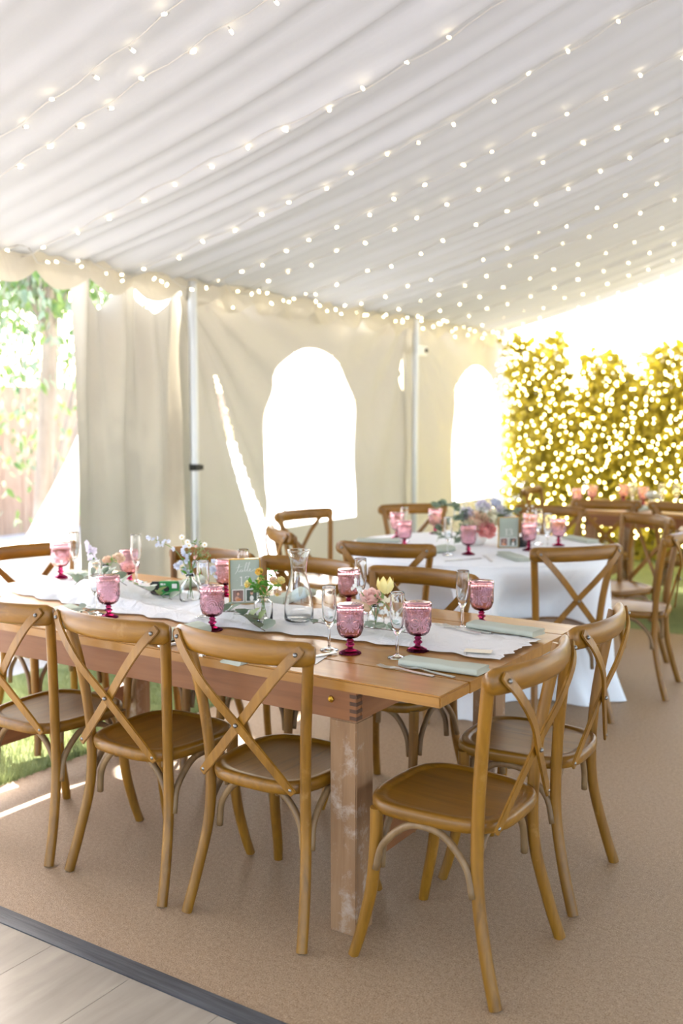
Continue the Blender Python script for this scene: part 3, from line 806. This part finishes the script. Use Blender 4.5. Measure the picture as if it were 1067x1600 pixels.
def daisy(parent, c, R, up, mat='petal_white', n_=9, core='petal_gold'):
    m = MB(); U = Vector(up).normalized(); A = U.orthogonal().normalized(); B = U.cross(A)
    for k in range(n_):
        a = 2 * PI * k / n_; o = A * math.cos(a) + B * math.sin(a); m.leaf(Vector(c) + o * R * .15, o + U * .2, U, R * .9, R * .5, 0, 'oval', .05)
    m.sphere(Vector(c) + U * R * .08, R * .28, 8, 1); return part('bloom', m, [mat, core], parent)
def bells(parent, c, n_, sp, mat, seed, R=.012):
    r = random.Random(seed); m = MB()
    for k in range(n_):
        p = Vector(c) + Vector((r.gauss(0, sp), r.gauss(0, sp), r.gauss(0, sp))); U = Vector((r.gauss(0, 1), r.gauss(0, 1), r.gauss(-.1, .6))).normalized(); A = U.orthogonal().normalized(); B = U.cross(A)
        for q in range(5):
            a = 2 * PI * q / 5; o = A * math.cos(a) + B * math.sin(a); m.leaf(p, o * .8 + U * .6, U - o * .4, R, R * .8, 0, 'round', .1)
    return part('florets', m, mat, parent)
def leaves(parent, c, n_, sp, L, mat, seed, shape='long', name='leaves'):
    r = random.Random(seed); m = MB()
    for k in range(n_):
        p = Vector(c) + Vector((r.gauss(0, sp), r.gauss(0, sp), r.gauss(0, sp))); m.leaf(p, (r.gauss(0, 1), r.gauss(0, 1), r.gauss(.3, .5)), (r.gauss(0, .4), r.gauss(0, .4), 1), L * (.7 + .6 * r.random()), L * .42, 0, shape)
    return part(name, m, mat, parent)
# camera-side axes used to lay out sprays
RT = Vector((.838, .546, 0)); FW = Vector((-.546, .838, 0)); UP = Vector((0, 0, 1))
def off(base, r, u, f=0): return base + RT * r + UP * u + FW * f
def flower(name, label, base, group=None): return thing(name, label, 'flower', base, 0, group)

# vase with blue delphinium and daisies
B = vase('bud_vase', 'rounded clear glass bottle vase holding blue flowers', -2.585, 2.885, [(0, 0), (.030, 0), (.041, .012), (.042, .04), (.034, .068), (.018, .085), (.0145, .10), (.017, .112)])
Z0 = Vector((0, 0, 0))
t = flower('delphinium_stem', 'pale blue delphinium arching out of the rounded bottle vase', B)
stem_obj(t, [off(Z0, .012, .012), off(Z0, -.004, .11), off(Z0, -.05, .20), off(Z0, -.13, .245)])
for i, (r_, u_) in enumerate(((-.155, .262), (-.13, .252), (-.108, .245), (-.135, .232), (-.112, .226), (-.085, .232), (-.06, .215))): bells(t, off(Z0, r_, u_), 2, .007, 'petal_blue', i)
t = flower('delphinium_stem', 'pale blue delphinium standing upright in the rounded bottle vase', B)
stem_obj(t, [off(Z0, -.01, .012), off(Z0, .004, .11), off(Z0, -.008, .20)])
for i, (r_, u_) in enumerate(((-.022, .205), (-.012, .188), (-.03, .15), (-.045, .142), (.0, .155), (.02, .14), (-.02, .125), (.06, .142), (.085, .135), (.10, .115), (-.005, .105))): bells(t, off(Z0, r_, u_, .01 * (i % 3 - 1)), 3, .009, 'petal_blue', 20 + i, .015)
t = flower('daisy_spray', 'small white daisies with yellow centres in the rounded bottle vase', B)
for i, (r_, u_) in enumerate(((-.028, .255), (.0, .222), (-.006, .236), (.06, .225))):
    stem_obj(t, [off(Z0, .004, .02), off(Z0, .004, .11), off(Z0, r_, u_)], .001); daisy(t, off(Z0, r_, u_), .012, (.5, -.8, .35))
t = flower('grass_sprig', 'feathery pale grass sprig in the rounded bottle vase', B)
for i, (r_, u_) in enumerate(((.03, .255), (.05, .22), (.075, .205), (.045, .235))):
    stem_obj(t, [off(Z0, .0, .02), off(Z0, .008, .12), off(Z0, r_, u_)], .001)
    leaves(t, off(Z0, r_ * .85, u_ - .03), 14, .012, .016, 'stem_green', 40 + i)
leaves(t, off(Z0, .01, .13), 12, .02, .03, 'fresh_green', 51)
bells(t, off(Z0, .03, .225), 4, .008, 'petal_pink', 61, .009); bells(t, off(Z0, .022, .17), 3, .008, 'petal_pink', 62, .01)

# jar with yellow and peach blooms
B = vase('glass_jar', 'small clear glass jar holding yellow flowers on the runner', -2.101, 2.724, [(0, 0), (.029, 0), (.0325, .004), (.033, .068), (.030, .078), (.020, .084), (.0195, .094), (.022, .097)])
t = flower('yellow_lantana', 'yellow and peach small blooms with green leaves in the jar', B)
for i, (r_, u_, mt) in enumerate(((-.055, .142, 'petal_yellow'), (.045, .148, 'petal_yellow'), (.050, .112, 'petal_peach'), (.035, .155, 'petal_peach'), (-.01, .155, 'petal_yellow'), (-.015, .185, 'petal_gold'), (.065, .155, 'petal_yellow'))):
    stem_obj(t, [off(Z0, (i % 3 - 1) * .01, .02), off(Z0, 0, .09), off(Z0, r_ * .5, .12), off(Z0, r_, u_)], .0012)
    rose(t, off(Z0, r_, u_), .013, mt, RT * (r_ * 8) - FW * .6 + UP * .6, i); daisy(t, off(Z0, r_ - .002, u_ - .008, -.006), .008, -FW + UP * .2, 'petal_gold', 7)
leaves(t, off(Z0, .005, .13), 46, .022, .032, 'fresh_green', 71); leaves(t, off(Z0, -.025, .12), 12, .014, .032, 'fresh_green', 72)

# rose vase
B = vase('bud_vase', 'small clear bud vase holding a pink and a yellow bloom', -1.75, 2.90, [(0, 0), (.022, 0), (.030, .008), (.031, .03), (.022, .055), (.014, .068), (.016, .078)])
t = flower('pink_rose', 'single pale pink open rose in the bud vase', B)
stem_obj(t, [off(Z0, 0, .01), off(Z0, -.006, .07), off(Z0, -.012, .10)], .002); rose(t, off(Z0, -.014, .112), .035, 'petal_pink', -FW * .45 + UP * .8, 3)
leaves(t, off(Z0, .0, .085), 8, .012, .035, 'stem_green', 81)
t = flower('yellow_tulip', 'single pale yellow tulip bloom behind the pink rose', B)
stem_obj(t, [off(Z0, 0, .01), off(Z0, .008, .07), off(Z0, .03, .11, .02)], .002)
m = MB()
for k in range(7):
    a = 2 * PI * k / 7; o_ = RT * math.cos(a) + FW * math.sin(a); m.leaf(off(Z0, .034, .112, .02) + o_ * .008, UP * .9 + o_ * .28, -o_, .062, .034, 0, 'oval', -.12)
part('bloom', m, 'petal_yellow', t)
t = flower('white_blossom', 'white trailing blossoms and green stems at the bud vase', B)
for i, (r_, u_) in enumerate(((.05, .06), (.065, .045), (.03, .07), (-.06, .14), (-.07, .155), (.035, .05))):
    stem_obj(t, [off(Z0, 0, .03), off(Z0, r_ * .4, .085), off(Z0, r_, u_)], .0011); bells(t, off(Z0, r_, u_, -.01), 3, .009, 'petal_white', 90 + i, .013)
leaves(t, off(Z0, .045, .07, .02), 6, .015, .04, 'petal_cream', 95)

# left bud vase with peach carnation and lilac sweet pea
B = vase('bud_vase', 'small clear bud vase holding peach and lilac blooms by the curtain', -3.02, 2.86, [(0, 0), (.022, 0), (.029, .008), (.030, .03), (.020, .055), (.013, .066), (.015, .075)])
t = flower('peach_carnation', 'peach ruffled carnation in the bud vase by the curtain', B)
stem_obj(t, [off(Z0, 0, .01), off(Z0, .02, .075), off(Z0, .05, .10)], .0018); rose(t, off(Z0, .056, .105), .024, 'petal_peach', -FW * .5 + UP * .7 + RT * .3, 5); rose(t, off(Z0, .008, .098), .019, 'petal_peach', -FW * .5 + UP * .8, 6)
leaves(t, off(Z0, .035, .085), 14, .012, .022, 'fresh_green', 101)
t = flower('sweet_pea', 'lilac sweet pea leaning from the bud vase by the curtain', B)
stem_obj(t, [off(Z0, 0, .01), off(Z0, -.02, .075), off(Z0, -.05, .10)], .0014); bells(t, off(Z0, -.055, .115), 6, .014, 'petal_lilac', 105, .022); leaves(t, off(Z0, -.04, .085), 12, .014, .018, 'fresh_green', 106)

# eucalyptus sprigs: every leaf its own part
EL = {}
def eleaf(L, W, mat):
    k = (L, W, mat)
    if k not in EL:
        m = MB().leaf((0, 0, 0), (1, 0, 0), (0, 0, 1), L, W, 0, 'round', .10); EL[k] = m.mesh('leaf', mat)
    return EL[k]
def sprig(label, pts, lv, mat='eucalyptus', group='eucalyptus sprigs on the runner'):
    P0 = Vector(pts[0]); t = thing('eucalyptus_sprig', label, 'sprig', P0, 0, group)
    pa = smooth_path([Vector(p) - P0 for p in pts], 14); part('stem', MB().tube(pa, .0013, 5), 'dark_hair', t)
    for (f, side, L, tilt, mt) in lv:
        p = pa[min(14, int(f * 14))]; T = (pa[min(14, int(f * 14) + 1)] - pa[max(0, int(f * 14) - 1)]).normalized(); az = math.atan2(T.y, T.x) + side
        o = place('leaf', eleaf(round(L, 3), round(L * .92, 3), mt or mat), t, p); o.rotation_euler = (rnd.gauss(0, .25) + (-.75 if tilt > .3 else 0) * 0, -tilt, az)
def lvs(n_, L, seed, mats=(None,), t0=.2, t1=.9):
    r = random.Random(seed); out = []
    for i in range(n_):
        out.append((.08 + .9 * i / (n_ - 1), (1 if i % 2 else -1) * (.6 + .8 * r.random()), L * (.75 + .4 * r.random()), t0 + (t1 - t0) * r.random(), r.choice(mats)))
    return out
def tp(x, y, h): return (x, y, run_z(x, y) + h)
sprig('eucalyptus sprig with round leaves before the table 13 sign', [tp(-2.28, 2.70, .02), tp(-2.19, 2.70, .035), tp(-2.10, 2.66, .03), tp(-2.03, 2.64, .015)], lvs(10, .050, 1, (None, None, 'eucalyptus_pale')))
sprig('eucalyptus sprig with an olive tinted leaf beside the glass jar', [tp(-2.16, 2.70, .02), tp(-2.11, 2.66, .05), tp(-2.05, 2.64, .05)], lvs(6, .046, 2, (None, 'olive_leaf'), .3, .9))
sprig('eucalyptus sprig lying under the pink rose vase', [tp(-1.84, 2.83, .01), tp(-1.73, 2.81, .022), tp(-1.62, 2.80, .022), tp(-1.53, 2.83, .012)], lvs(13, .050, 3, (None, 'eucalyptus_pale'), .1, .7))
sprig('eucalyptus sprig between the carafe and the flute', [tp(-1.93, 2.78, .01), tp(-1.88, 2.74, .03), tp(-1.82, 2.73, .03)], lvs(6, .045, 4, (None,), .2, .9))
sprig('eucalyptus sprig on the crumpled runner by the lilac sweet pea', [tp(-3.05, 2.72, .035), tp(-2.98, 2.72, .06), tp(-2.90, 2.75, .06), tp(-2.84, 2.80, .035)], lvs(10, .048, 5, (None,), .4, 1.1))
sprig('eucalyptus sprig beside the black and green camera', [tp(-2.86, 2.86, .02), tp(-2.77, 2.84, .03), tp(-2.68, 2.82, .03), tp(-2.62, 2.82, .012)], lvs(10, .048, 6, (None, 'olive_leaf', 'eucalyptus_pale'), .1, .8))
sprig('eucalyptus sprig draped over the runner edge behind the second chair', [tp(-2.92, 2.60, .01), tp(-2.83, 2.56, .016), tp(-2.76, 2.55, .010)], lvs(7, .045, 7, ('eucalyptus_pale',), .05, .4))
sprig('eucalyptus sprig between the goblet and the jar by the sign', [tp(-2.42, 2.80, .012), tp(-2.36, 2.76, .03), tp(-2.29, 2.74, .02)], lvs(6, .045, 8, (None, 'eucalyptus_pale'), .2, .8))

# table number sign, lettering built as strokes
def ribbon(m, pts, wd, y, mi=0, wmin=.35, close=False):
    P = smooth_path([(p[0], 0, p[1]) for p in pts], max(10, len(pts) * 5)); n_ = len(P); vs_ = []; fs = []
    for i, p in enumerate(P):
        T = (P[min(i + 1, n_ - 1)] - P[max(i - 1, 0)]).normalized(); nv = Vector((-T.z, 0, T.x)); w_ = wd * (wmin + (1 - wmin) * abs(T.z))
        vs_ += [(p.x + nv.x * w_ / 2, y, p.z + nv.z * w_ / 2), (p.x - nv.x * w_ / 2, y, p.z - nv.z * w_ / 2)]
    for i in range(n_ - 1): fs.append((2 * i, 2 * i + 1, 2 * i + 3, 2 * i + 2))
    m.add(vs_, fs, mi)
def sign(x, y, z, rz, label, detail=True, Wd=.112, Hh=.172):
    t = thing('table_sign', label, 'sign', (x, y, z), rz); hw = Wd / 2
    panel = part('panel', MB().box(-hw, hw, -.0025, .0025, .003, Hh), 'sage_panel', t, False)
    g = MB()
    for a, b, c, d in ((-hw - .0035, -hw, 0, Hh + .003), (hw, hw + .0035, 0, Hh + .003), (-hw, hw, 0, .003), (-hw, hw, Hh, Hh + .003)): g.box(a, b, -.007, .007, c, d)
    part('gold_frame', g, 'gold', t, False, .0006)
    part('stand', MB().box(-.02, .02, .003, .05, 0, .004).box(-.02, .02, .003, .006, .0, .05), 'gold', t, False)
    yf = -.0031
    for k, cx in enumerate((-.026, .026)):
        fr = part('photo_border', MB().box(cx - .0225, cx + .0225, yf - .0004, -.0024, .010, .058), 'paper', t, False)
        pm = MB().box(cx - .0195, cx + .0195, yf - .0009, yf - .0004, .013, .055, 0)
        y2 = yf - .0012
        def oval(c, rx, rz_, mi, yy): pm.add([(c[0] + rx * math.cos(2 * PI * q / 14), yy, c[1] + rz_ * math.sin(2 * PI * q / 14)) for q in range(14)], [tuple(range(14))], mi)
        if k == 0:
            oval((cx, .0425), .0075, .009, 2, y2); oval((cx, .041), .005, .0065, 1, y2 - .0002); oval((cx - .004, .022), .0085, .010, 1, y2 - .0001); oval((cx + .003, .019), .010, .0055, 3, y2 - .0002)
            mats = ['photo_brown', 'skin_tone', 'dark_hair', 'orange_cloth']
        else:
            oval((cx, .043), .0058, .0075, 1, y2); oval((cx, .048), .0058, .0035, 2, y2 - .0002); oval((cx, .023), .0075, .0105, 3, y2); oval((cx + .011, .048), .007, .005, 4, y2)
            mats = ['photo_green', 'skin_tone', 'dark_hair', 'paper', 'photo_brown']
        part('photo', pm, mats, fr, False)
    m = MB(); yy = yf
    m.box(-.0135, -.0105, yy - .0004, -.0025, .073, .107); m.box(-.018, -.006, yy - .0004, -.0025, .0715, .073)
    m.add([(-.0135, yy - .0004, .107), (-.0105, yy - .0004, .107), (-.0135, yy - .0004, .102), (-.019, yy - .0004, .1025), (-.0185, yy - .0004, .1045)], [(0, 4, 3, 2)])
    ribbon(m, [(.002, .101), (.006, .1065), (.013, .107), (.0185, .101), (.016, .094), (.009, .091), (.017, .088), (.021, .080), (.016, .073), (.008, .0715), (.001, .0755)], .0036, yy - .0004, wmin=.25)
    part('number', m, 'white_paint', t, False)
    if detail:
        m = MB(); yv = yy - .0004
        for st in ([(-.036, .118), (-.030, .127), (-.0235, .140), (-.019, .152), (-.020, .154), (-.024, .142), (-.0265, .130), (-.023, .125), (-.018, .129)], [(-.034, .141), (-.024, .143), (-.006, .147)],
                   [(-.009, .133), (-.0135, .134), (-.017, .128), (-.013, .125), (-.008, .132), (-.0085, .126), (-.003, .129)], [(-.003, .129), (.004, .143), (.009, .158), (.0065, .159), (.001, .142), (.0005, .127), (.005, .126), (.007, .131), (.003, .132)],
                   [(.008, .129), (.015, .145), (.020, .160), (.017, .160), (.0115, .143), (.0115, .127), (.016, .127)], [(.016, .128), (.022, .132), (.021, .136), (.0175, .132), (.020, .126), (.027, .127), (.042, .136)]):
            ribbon(m, st, .0015, yv, wmin=.55)
        m.box(-.031, -.027, yv, -.0025, .094, .0945)
        part('lettering', m, 'white_paint', t, False)
    return t
x, y = -2.345, 2.925; sign(x, y, run_z(x, y), math.radians(33.1 + 14), 'sage green table number sign reading table 13 with gold frame and two photos')

# single use camera
x, y = -2.76, 2.93; t = thing('disposable_camera', 'black and green single-use camera lying on the runner', 'camera', (x, y, run_z(x, y) + .002), math.radians(33))
part('body', MB().box(-.056, .056, -.014, .014, 0, .055), 'black_plastic', t, False, .006)
part('wrap', MB().box(-.022, .0575, -.0152, .0152, .002, .0565), 'green_card', t, False, .004)
part('lens', MB().lathe([(0, 0), (.011, 0), (.011, .007), (.008, .008), (0, .006)], 18), 'black_plastic', t).matrix_local = Matrix.Translation((.010, -.0152, .028)) @ Matrix.Rotation(PI / 2, 4, 'X')
part('flash', MB().box(.032, .052, -.0162, -.015, .030, .048), 'paper', t, False)
part('print', MB().box(-.014, -.002, -.0158, -.015, .042, .05).box(.0, .006, -.0158, -.015, .043, .049).box(-.018, -.012, -.0158, -.015, .012, .018).box(.036, .046, -.0158, -.015, .01, .015), 'paper', t, False)

# ------------------------------------------------------------------ napkins, cutlery, cards
def napkin_mesh(L, Wd, h, mat):
    m = MB(); sec = []
    # folded section: rounded outer wrap with a tucked inner fold
    for i in range(13): a = PI / 2 + PI * i / 12; sec.append((-Wd / 2 + h / 2 + h / 2 * math.cos(a), h / 2 + h / 2 * math.sin(a)))
    sec += [(Wd * .0, .0005), (Wd / 2 - .004, 0), (Wd / 2, h * .18), (Wd / 2 - .006, h * .42), (Wd * .2, h * .46), (Wd / 2 - .012, h * .55), (Wd / 2 - .004, h * .78), (Wd / 2 - .014, h), (0, h * 1.06)]
    n_ = 22; k = len(sec); vs_ = []; fs = []
    for i in range(n_ + 1):
        u = i / n_; x = -L / 2 + L * u
        for (yy, zz) in sec: vs_.append((x + .004 * math.sin(yy * 60), yy * (1 + .03 * math.sin(u * 7)), zz * (1 + .12 * noise.noise((x * 14, yy * 20, 2)))))
    for i in range(n_):
        for j in range(k): a, b = i * k + j, i * k + (j + 1) % k; fs.append((a, b, b + k, a + k))
    m.add(vs_, fs); m.add(vs_[:k], [tuple(range(k - 1, -1, -1))]); m.add(vs_[-k:], [tuple(range(k))])
    return autosmooth(m.mesh('napkin', mat), 50)
NAP = napkin_mesh(.25, .085, .020, 'napkin'); NAPP = napkin_mesh(.24, .09, .030, 'napkin_pale')
def napkin(x, y, z, rz, label, pale=False, group=None): return tag(place('napkin', NAPP if pale else NAP, None, (x, y, z), (0, 0, rz)), label, 'napkin', group)
fk = MB()
fk.strap(smooth_path([(-.098, 0, .0025), (-.03, 0, .0035), (.02, 0, .007), (.045, 0, .006)], 10), (0, 1, 0), [.013, .013, .0125, .012, .010, .0085, .007, .0065, .008, .012, .020], .0022)
for q in range(4): fk.strap(smooth_path([(.044, -.0084 + q * .0056, .006), (.07, -.0088 + q * .0058, .0035), (.095, -.0085 + q * .0057, .007)], 6), (0, 1, 0), [.0036, .0034, .0032, .003, .0028, .0024, .0016], .0018)
FORK = autosmooth(fk.mesh('fork', 'steel'), 40)
kn = MB(); kn.strap([(-.115, 0, .004), (-.06, 0, .0045), (-.005, 0, .004)], (0, 1, 0), [.014, .013, .011], .006)
kn.strap(smooth_path([(-.006, 0, .003), (.05, 0, .003), (.10, .001, .003), (.118, .004, .003)], 8), (0, 1, 0), [.012, .015, .017, .018, .018, .017, .015, .011, .003], .0018)
KNIFE = autosmooth(kn.mesh('knife', 'steel'), 40)
def fork(x, y, rz, label, z=TZ + .0005, rx=0): return tag(place('fork', FORK, None, (x, y, z), (rx, 0, rz)), label, 'fork', 'forks on the tables')
def knife(x, y, rz, label, z=TZ + .0005): return tag(place('knife', KNIFE, None, (x, y, z), (0, 0, rz)), label, 'knife', 'knives on the tables')
def card(x, y, rz, label, w_=.05, d_=.085, z=TZ + .0006, mat='paper', name='place_card'):
    o = part(name, MB().box(-w_ / 2, w_ / 2, -d_ / 2, d_ / 2, 0, .0008), mat, None, False); o.location = (x, y, z); o.rotation_euler = (0, 0, rz)
    return tag(o, label, 'card')
napkin(-1.315, 2.565, TZ + .002, math.radians(3), 'folded sage green napkin beside two forks at the table corner')
fork(-1.395, 2.478, math.radians(176), 'silver fork on bare wood further from the corner napkin'); fork(-1.34, 2.505, math.radians(172), 'silver fork touching the sage napkin at the table corner')
napkin(-1.35, 3.085, max(TZ, run_z(-1.35, 3.05)) + .004, math.radians(-4), 'folded sage green napkin by the far table corner on the runner edge')
fork(-1.50, 3.02, math.radians(168), 'silver fork lying on the runner by the far corner napkin', run_z(-1.5, 3.02) + .002); fork(-1.475, 3.045, math.radians(172), 'silver fork tucked against the far corner napkin', run_z(-1.47, 3.045) + .002)
card(-1.30, 2.77, .3, 'small cream place card lying on the runner end', .085, .045, run_z(-1.30, 2.77) + .004, 'cream_paper')
card(-1.70, 2.45, .25, 'white paper card beneath the knife beside the pink goblet', .055, .10)
knife(-1.72, 2.445, math.radians(70), 'silver knife lying on the card beside the pink goblet', TZ + .0018)
# near side settings
napkin(-1.87, 2.385, TZ + .001, math.radians(90), 'sage napkin at the table edge behind the chair rail next to the big table leg', False)
knife(-2.02, 2.40, math.radians(96), 'silver knife beside the napkin behind the chair rail'); 
napkin(-2.26, 2.45, TZ + .001, math.radians(82), 'pale sage rolled napkin between two chair backs', True)
card(-2.18, 2.42, .2, 'white paper card beside the rolled napkin between chair backs', .06, .10); knife(-2.165, 2.415, math.radians(70), 'silver knife on the card between chair backs', TZ + .0018)
napkin(-2.87, 2.43, TZ + .001, math.radians(85), 'pale sage napkin behind the third chair from the table leg', True); fork(-2.97, 2.40, math.radians(90), 'silver fork beside the napkin behind the third chair'); fork(-3.00, 2.41, math.radians(93), 'silver fork outermost behind the third chair')
# far side settings
knife(-1.83, 3.20, math.radians(-88), 'silver knife across the table from the big leg, before the rose side chair'); knife(-1.80, 3.205, math.radians(-86), 'silver knife beside its twin before the rose side chair')
napkin(-2.34, 3.22, TZ + .001, math.radians(92), 'pale sage napkin beyond the glass jar and sign', True)
napkin(-2.90, 3.19, TZ + .001, math.radians(84), 'pale sage napkin behind the camera and blue flower vase', True); fork(-3.04, 3.20, math.radians(-88), 'silver fork behind the blue flower vase'); fork(-3.07, 3.20, math.radians(-90), 'silver fork outermost behind the blue flower vase')
napkin(-3.42, 3.14, TZ + .001, math.radians(10), 'sage napkin before the chair by the open tent side', True); fork(-3.46, 2.80, math.radians(8), 'silver fork at the farm table end by the open side'); fork(-3.46, 2.76, math.radians(5), 'silver fork outermost at the farm table end by the open side')

# ------------------------------------------------------------------ round table setting
RZ = TZ + .001
GR2 = 'pink goblets on the round table'; FR2 = 'champagne flutes on the round table'
for x, y, l in ((-2.735, 4.842, 'pink goblet on the white cloth above the near chair rail'), (-3.0, 5.22, 'pink goblet on the white cloth nearest the tent wall'), (-2.911, 5.546, 'pink goblet on the white cloth between the eucalyptus and the tent wall'),
                (-2.319, 4.80, 'pink goblet on the white cloth in front of the coral rose'), (-2.11, 5.129, 'pink goblet on the white cloth beside the small sage sign'), (-2.30, 5.60, 'pink goblet on the white cloth on the hedge side of the flowers'),
                (-2.048, 5.413, 'pink goblet on the white cloth facing the carpet edge')): goblet(x, y, RZ, l, GR2)
for x, y, l in ((-2.885, 5.11, 'flute on the white cloth beside the wall side goblets'), (-2.40, 4.72, 'flute on the white cloth in front of the eucalyptus'), (-2.174, 5.425, 'flute on the white cloth behind the goblets beside the sage sign'),
                (-2.03, 5.20, 'flute on the white cloth between the two goblets past the sign')): flute(x, y, RZ, l, FR2)
napkin(-3.0, 5.0, RZ, .5, 'sage napkin on the white cloth near the tent wall'); napkin(-2.51, 4.78, RZ, 1.3, 'pale napkin on the white cloth behind the near chair', True)
napkin(-2.02, 5.70, RZ, -.6, 'sage napkin on the white cloth toward the hedge'); napkin(-2.06, 4.80, RZ, 2.4, 'sage napkin on the white cloth behind the X back chair')
knife(-2.25, 4.60, math.radians(60), 'knife on the white cloth between two chairs', RZ); fork(-2.16, 4.70, 2.2, 'fork on the white cloth beside the napkin', RZ)
sign(-2.25, 5.17, RZ, math.radians(33 + 4), 'sage green sign with two photos on the round table', False)
t = thing('black_camera', 'small black camera beside the sign on the round table', 'camera', (-2.20, 5.24, RZ), math.radians(40))
part('body', MB().box(-.03, .03, -.014, .014, 0, .06), 'black_plastic', t, False, .005)
part('lens', MB().lathe([(0, 0), (.012, 0), (.012, .008), (0, .007)], 16), 'black_plastic', t).matrix_local = Matrix.Translation((0, -.014, .03)) @ Matrix.Rotation(PI / 2, 4, 'X')
# centrepiece: bowl vase with roses and greenery
CB = Vector((-2.47, 5.20, RZ))
t = thing('centrepiece_vase', 'low cream vase under the mixed flowers on the round table', 'vase', CB)
part('bowl', MB().lathe([(0, 0), (.045, 0), (.062, .02), (.068, .06), (.060, .095), (.064, .10), (.056, .098), (.060, .06), (.0, .012)], 30), 'white_paint', t)
BL = [('coral rose at the front of the round table flowers', 'coral_rose', .045, .105, -.07, .048, 'petal_coral'), ('peach rose in the middle of the round table flowers', 'peach_rose', .0, .155, -.05, .045, 'petal_peach'),
      ('peach rose above the coral one on the round table', 'peach_rose', .055, .17, -.03, .04, 'petal_peach'), ('lilac rose topping the round table flowers', 'lilac_rose', .04, .225, .01, .035, 'petal_lilac'),
      ('lilac rose above the spilling eucalyptus on the round table', 'lilac_rose', -.045, .19, -.02, .032, 'petal_lilac'), ('lilac rose beside the white rose on the round table', 'lilac_rose', .135, .19, 0, .034, 'petal_lilac'),
      ('cream rose beneath the lilac on the round table', 'cream_rose', .095, .165, -.05, .04, 'petal_cream'), ('cream rose low beside the vase on the round table', 'cream_rose', -.03, .125, -.07, .036, 'petal_cream'),
      ('white rose outermost in the round table flowers', 'white_rose', .18, .15, 0, .034, 'petal_white'), ('blue floret cluster at the back of the round table flowers', 'blue_flower', .11, .235, .05, .03, 'petal_blue')]
for i, (lab, nm, r_, u_, f_, R_, mt) in enumerate(BL):
    r_ *= 1.2; R_ *= 1.2
    t = flower(nm, lab, CB); stem_obj(t, [Z0 + Vector((0, 0, .02)), off(Z0, r_ * .3, .09, f_ * .3), off(Z0, r_, u_ - .01, f_)], .0022); rose(t, off(Z0, r_, u_, f_), R_, mt, RT * r_ * 4 - FW * .6 + UP * .6, 200 + i)
for i, (lab, pts, n_) in enumerate((('eucalyptus spilling low from the round table flowers', [(-.01, .10), (-.10, .15), (-.19, .10), (-.23, .03)], 30), ('eucalyptus rising above the spilling sprig of the round table flowers', [(-.01, .10), (-.07, .18), (-.16, .23), (-.24, .22)], 24), ('leafy sprig hanging before the round table vase', [(0, .10), (-.07, .10), (-.12, .05), (-.13, -.0)], 16), ('leafy sprig rising beside the white rose on the round table', [(.03, .10), (.12, .15), (.19, .19), (.25, .18)], 16))):
    t = thing('eucalyptus_sprig', lab, 'sprig', CB, 0, 'eucalyptus in the round table flowers'); pa = smooth_path([off(Z0, a, max(b, .012), -.03 * k) for k, (a, b) in enumerate(pts)], 14); part('stem', MB().tube(pa, .0014, 5), 'stem_green', t)
    for k in range(n_):
        p = pa[2 + int(12 * k / n_)]; o = place('leaf', eleaf(.052, .042, 'eucalyptus' if k % 3 else 'eucalyptus_pale'), t, p, (rnd.gauss(0, .5), -.2 - rnd.random() * .6 if p.z > .05 else -.15, rnd.random() * 6.28))
t = flower('white_filler', 'airy white filler blossom among the round table flowers', CB)
for i in range(34):
    a, b, c = rnd.gauss(.06, .14), .17 + .12 * rnd.random(), rnd.gauss(0, .05); stem_obj(t, [off(Z0, a * .2, .08), off(Z0, a * .7, b * .8, c), off(Z0, a, b, c)], .0009); bells(t, off(Z0, a, b, c), 4, .012, 'petal_white', 300 + i, .010)

# ------------------------------------------------------------------ back table setting
for x, y, l in ((-2.80, 7.80, 'pink goblet at the wall end of the back table'), (-2.80, 8.16, 'pink goblet second along the back table from the wall'), (-2.62, 8.44, 'pink goblet at the hedge side of the back table'), (-2.39, 8.23, 'pink goblet mid back table beside a flute')): goblet(x, y, TZ, l, 'pink goblets on the back table')
for x, y, l in ((-2.45, 8.13, 'flute mid back table beside a goblet'), (-2.19, 8.05, 'flute on the back table toward its open end'), (-2.10, 8.15, 'flute outermost on the back table')): flute(x, y, TZ, l, 'champagne flutes on the back table')
napkin(-2.83, 7.98, TZ, 1.5, 'sage napkin at the wall end of the back table'); napkin(-2.30, 7.80, TZ, 1.4, 'sage napkin mid back table behind the X back chair', True); napkin(-1.85, 7.82, TZ, 1.5, 'sage napkin at the open end of the back table', True)
CB2 = Vector((-2.28, 8.10, TZ)); t = thing('bud_vase', 'small clear vase on the back table', 'vase', CB2)
part('glass', MB().lathe([(0, 0), (.022, 0), (.030, .01), (.028, .04), (.014, .068), (.016, .078), (.0138, .078), (.012, .066), (.026, .04), (.028, .012), (0, .006)], 24), 'clear_glass', t)
t = flower('white_rose', 'white rose in the vase on the back table', CB2); stem_obj(t, [(0, 0, .01), (0, 0, .07), (-.02, 0, .10)], .002); rose(t, (-.02, 0, .11), .035, 'petal_white', (0, -.5, .8), 401)
t = flower('cream_rose', 'cream rose in the vase on the back table', CB2); stem_obj(t, [(0, 0, .01), (0, 0, .07), (.03, 0, .09)], .002); rose(t, (.035, 0, .10), .03, 'petal_cream', (.3, -.5, .8), 402)
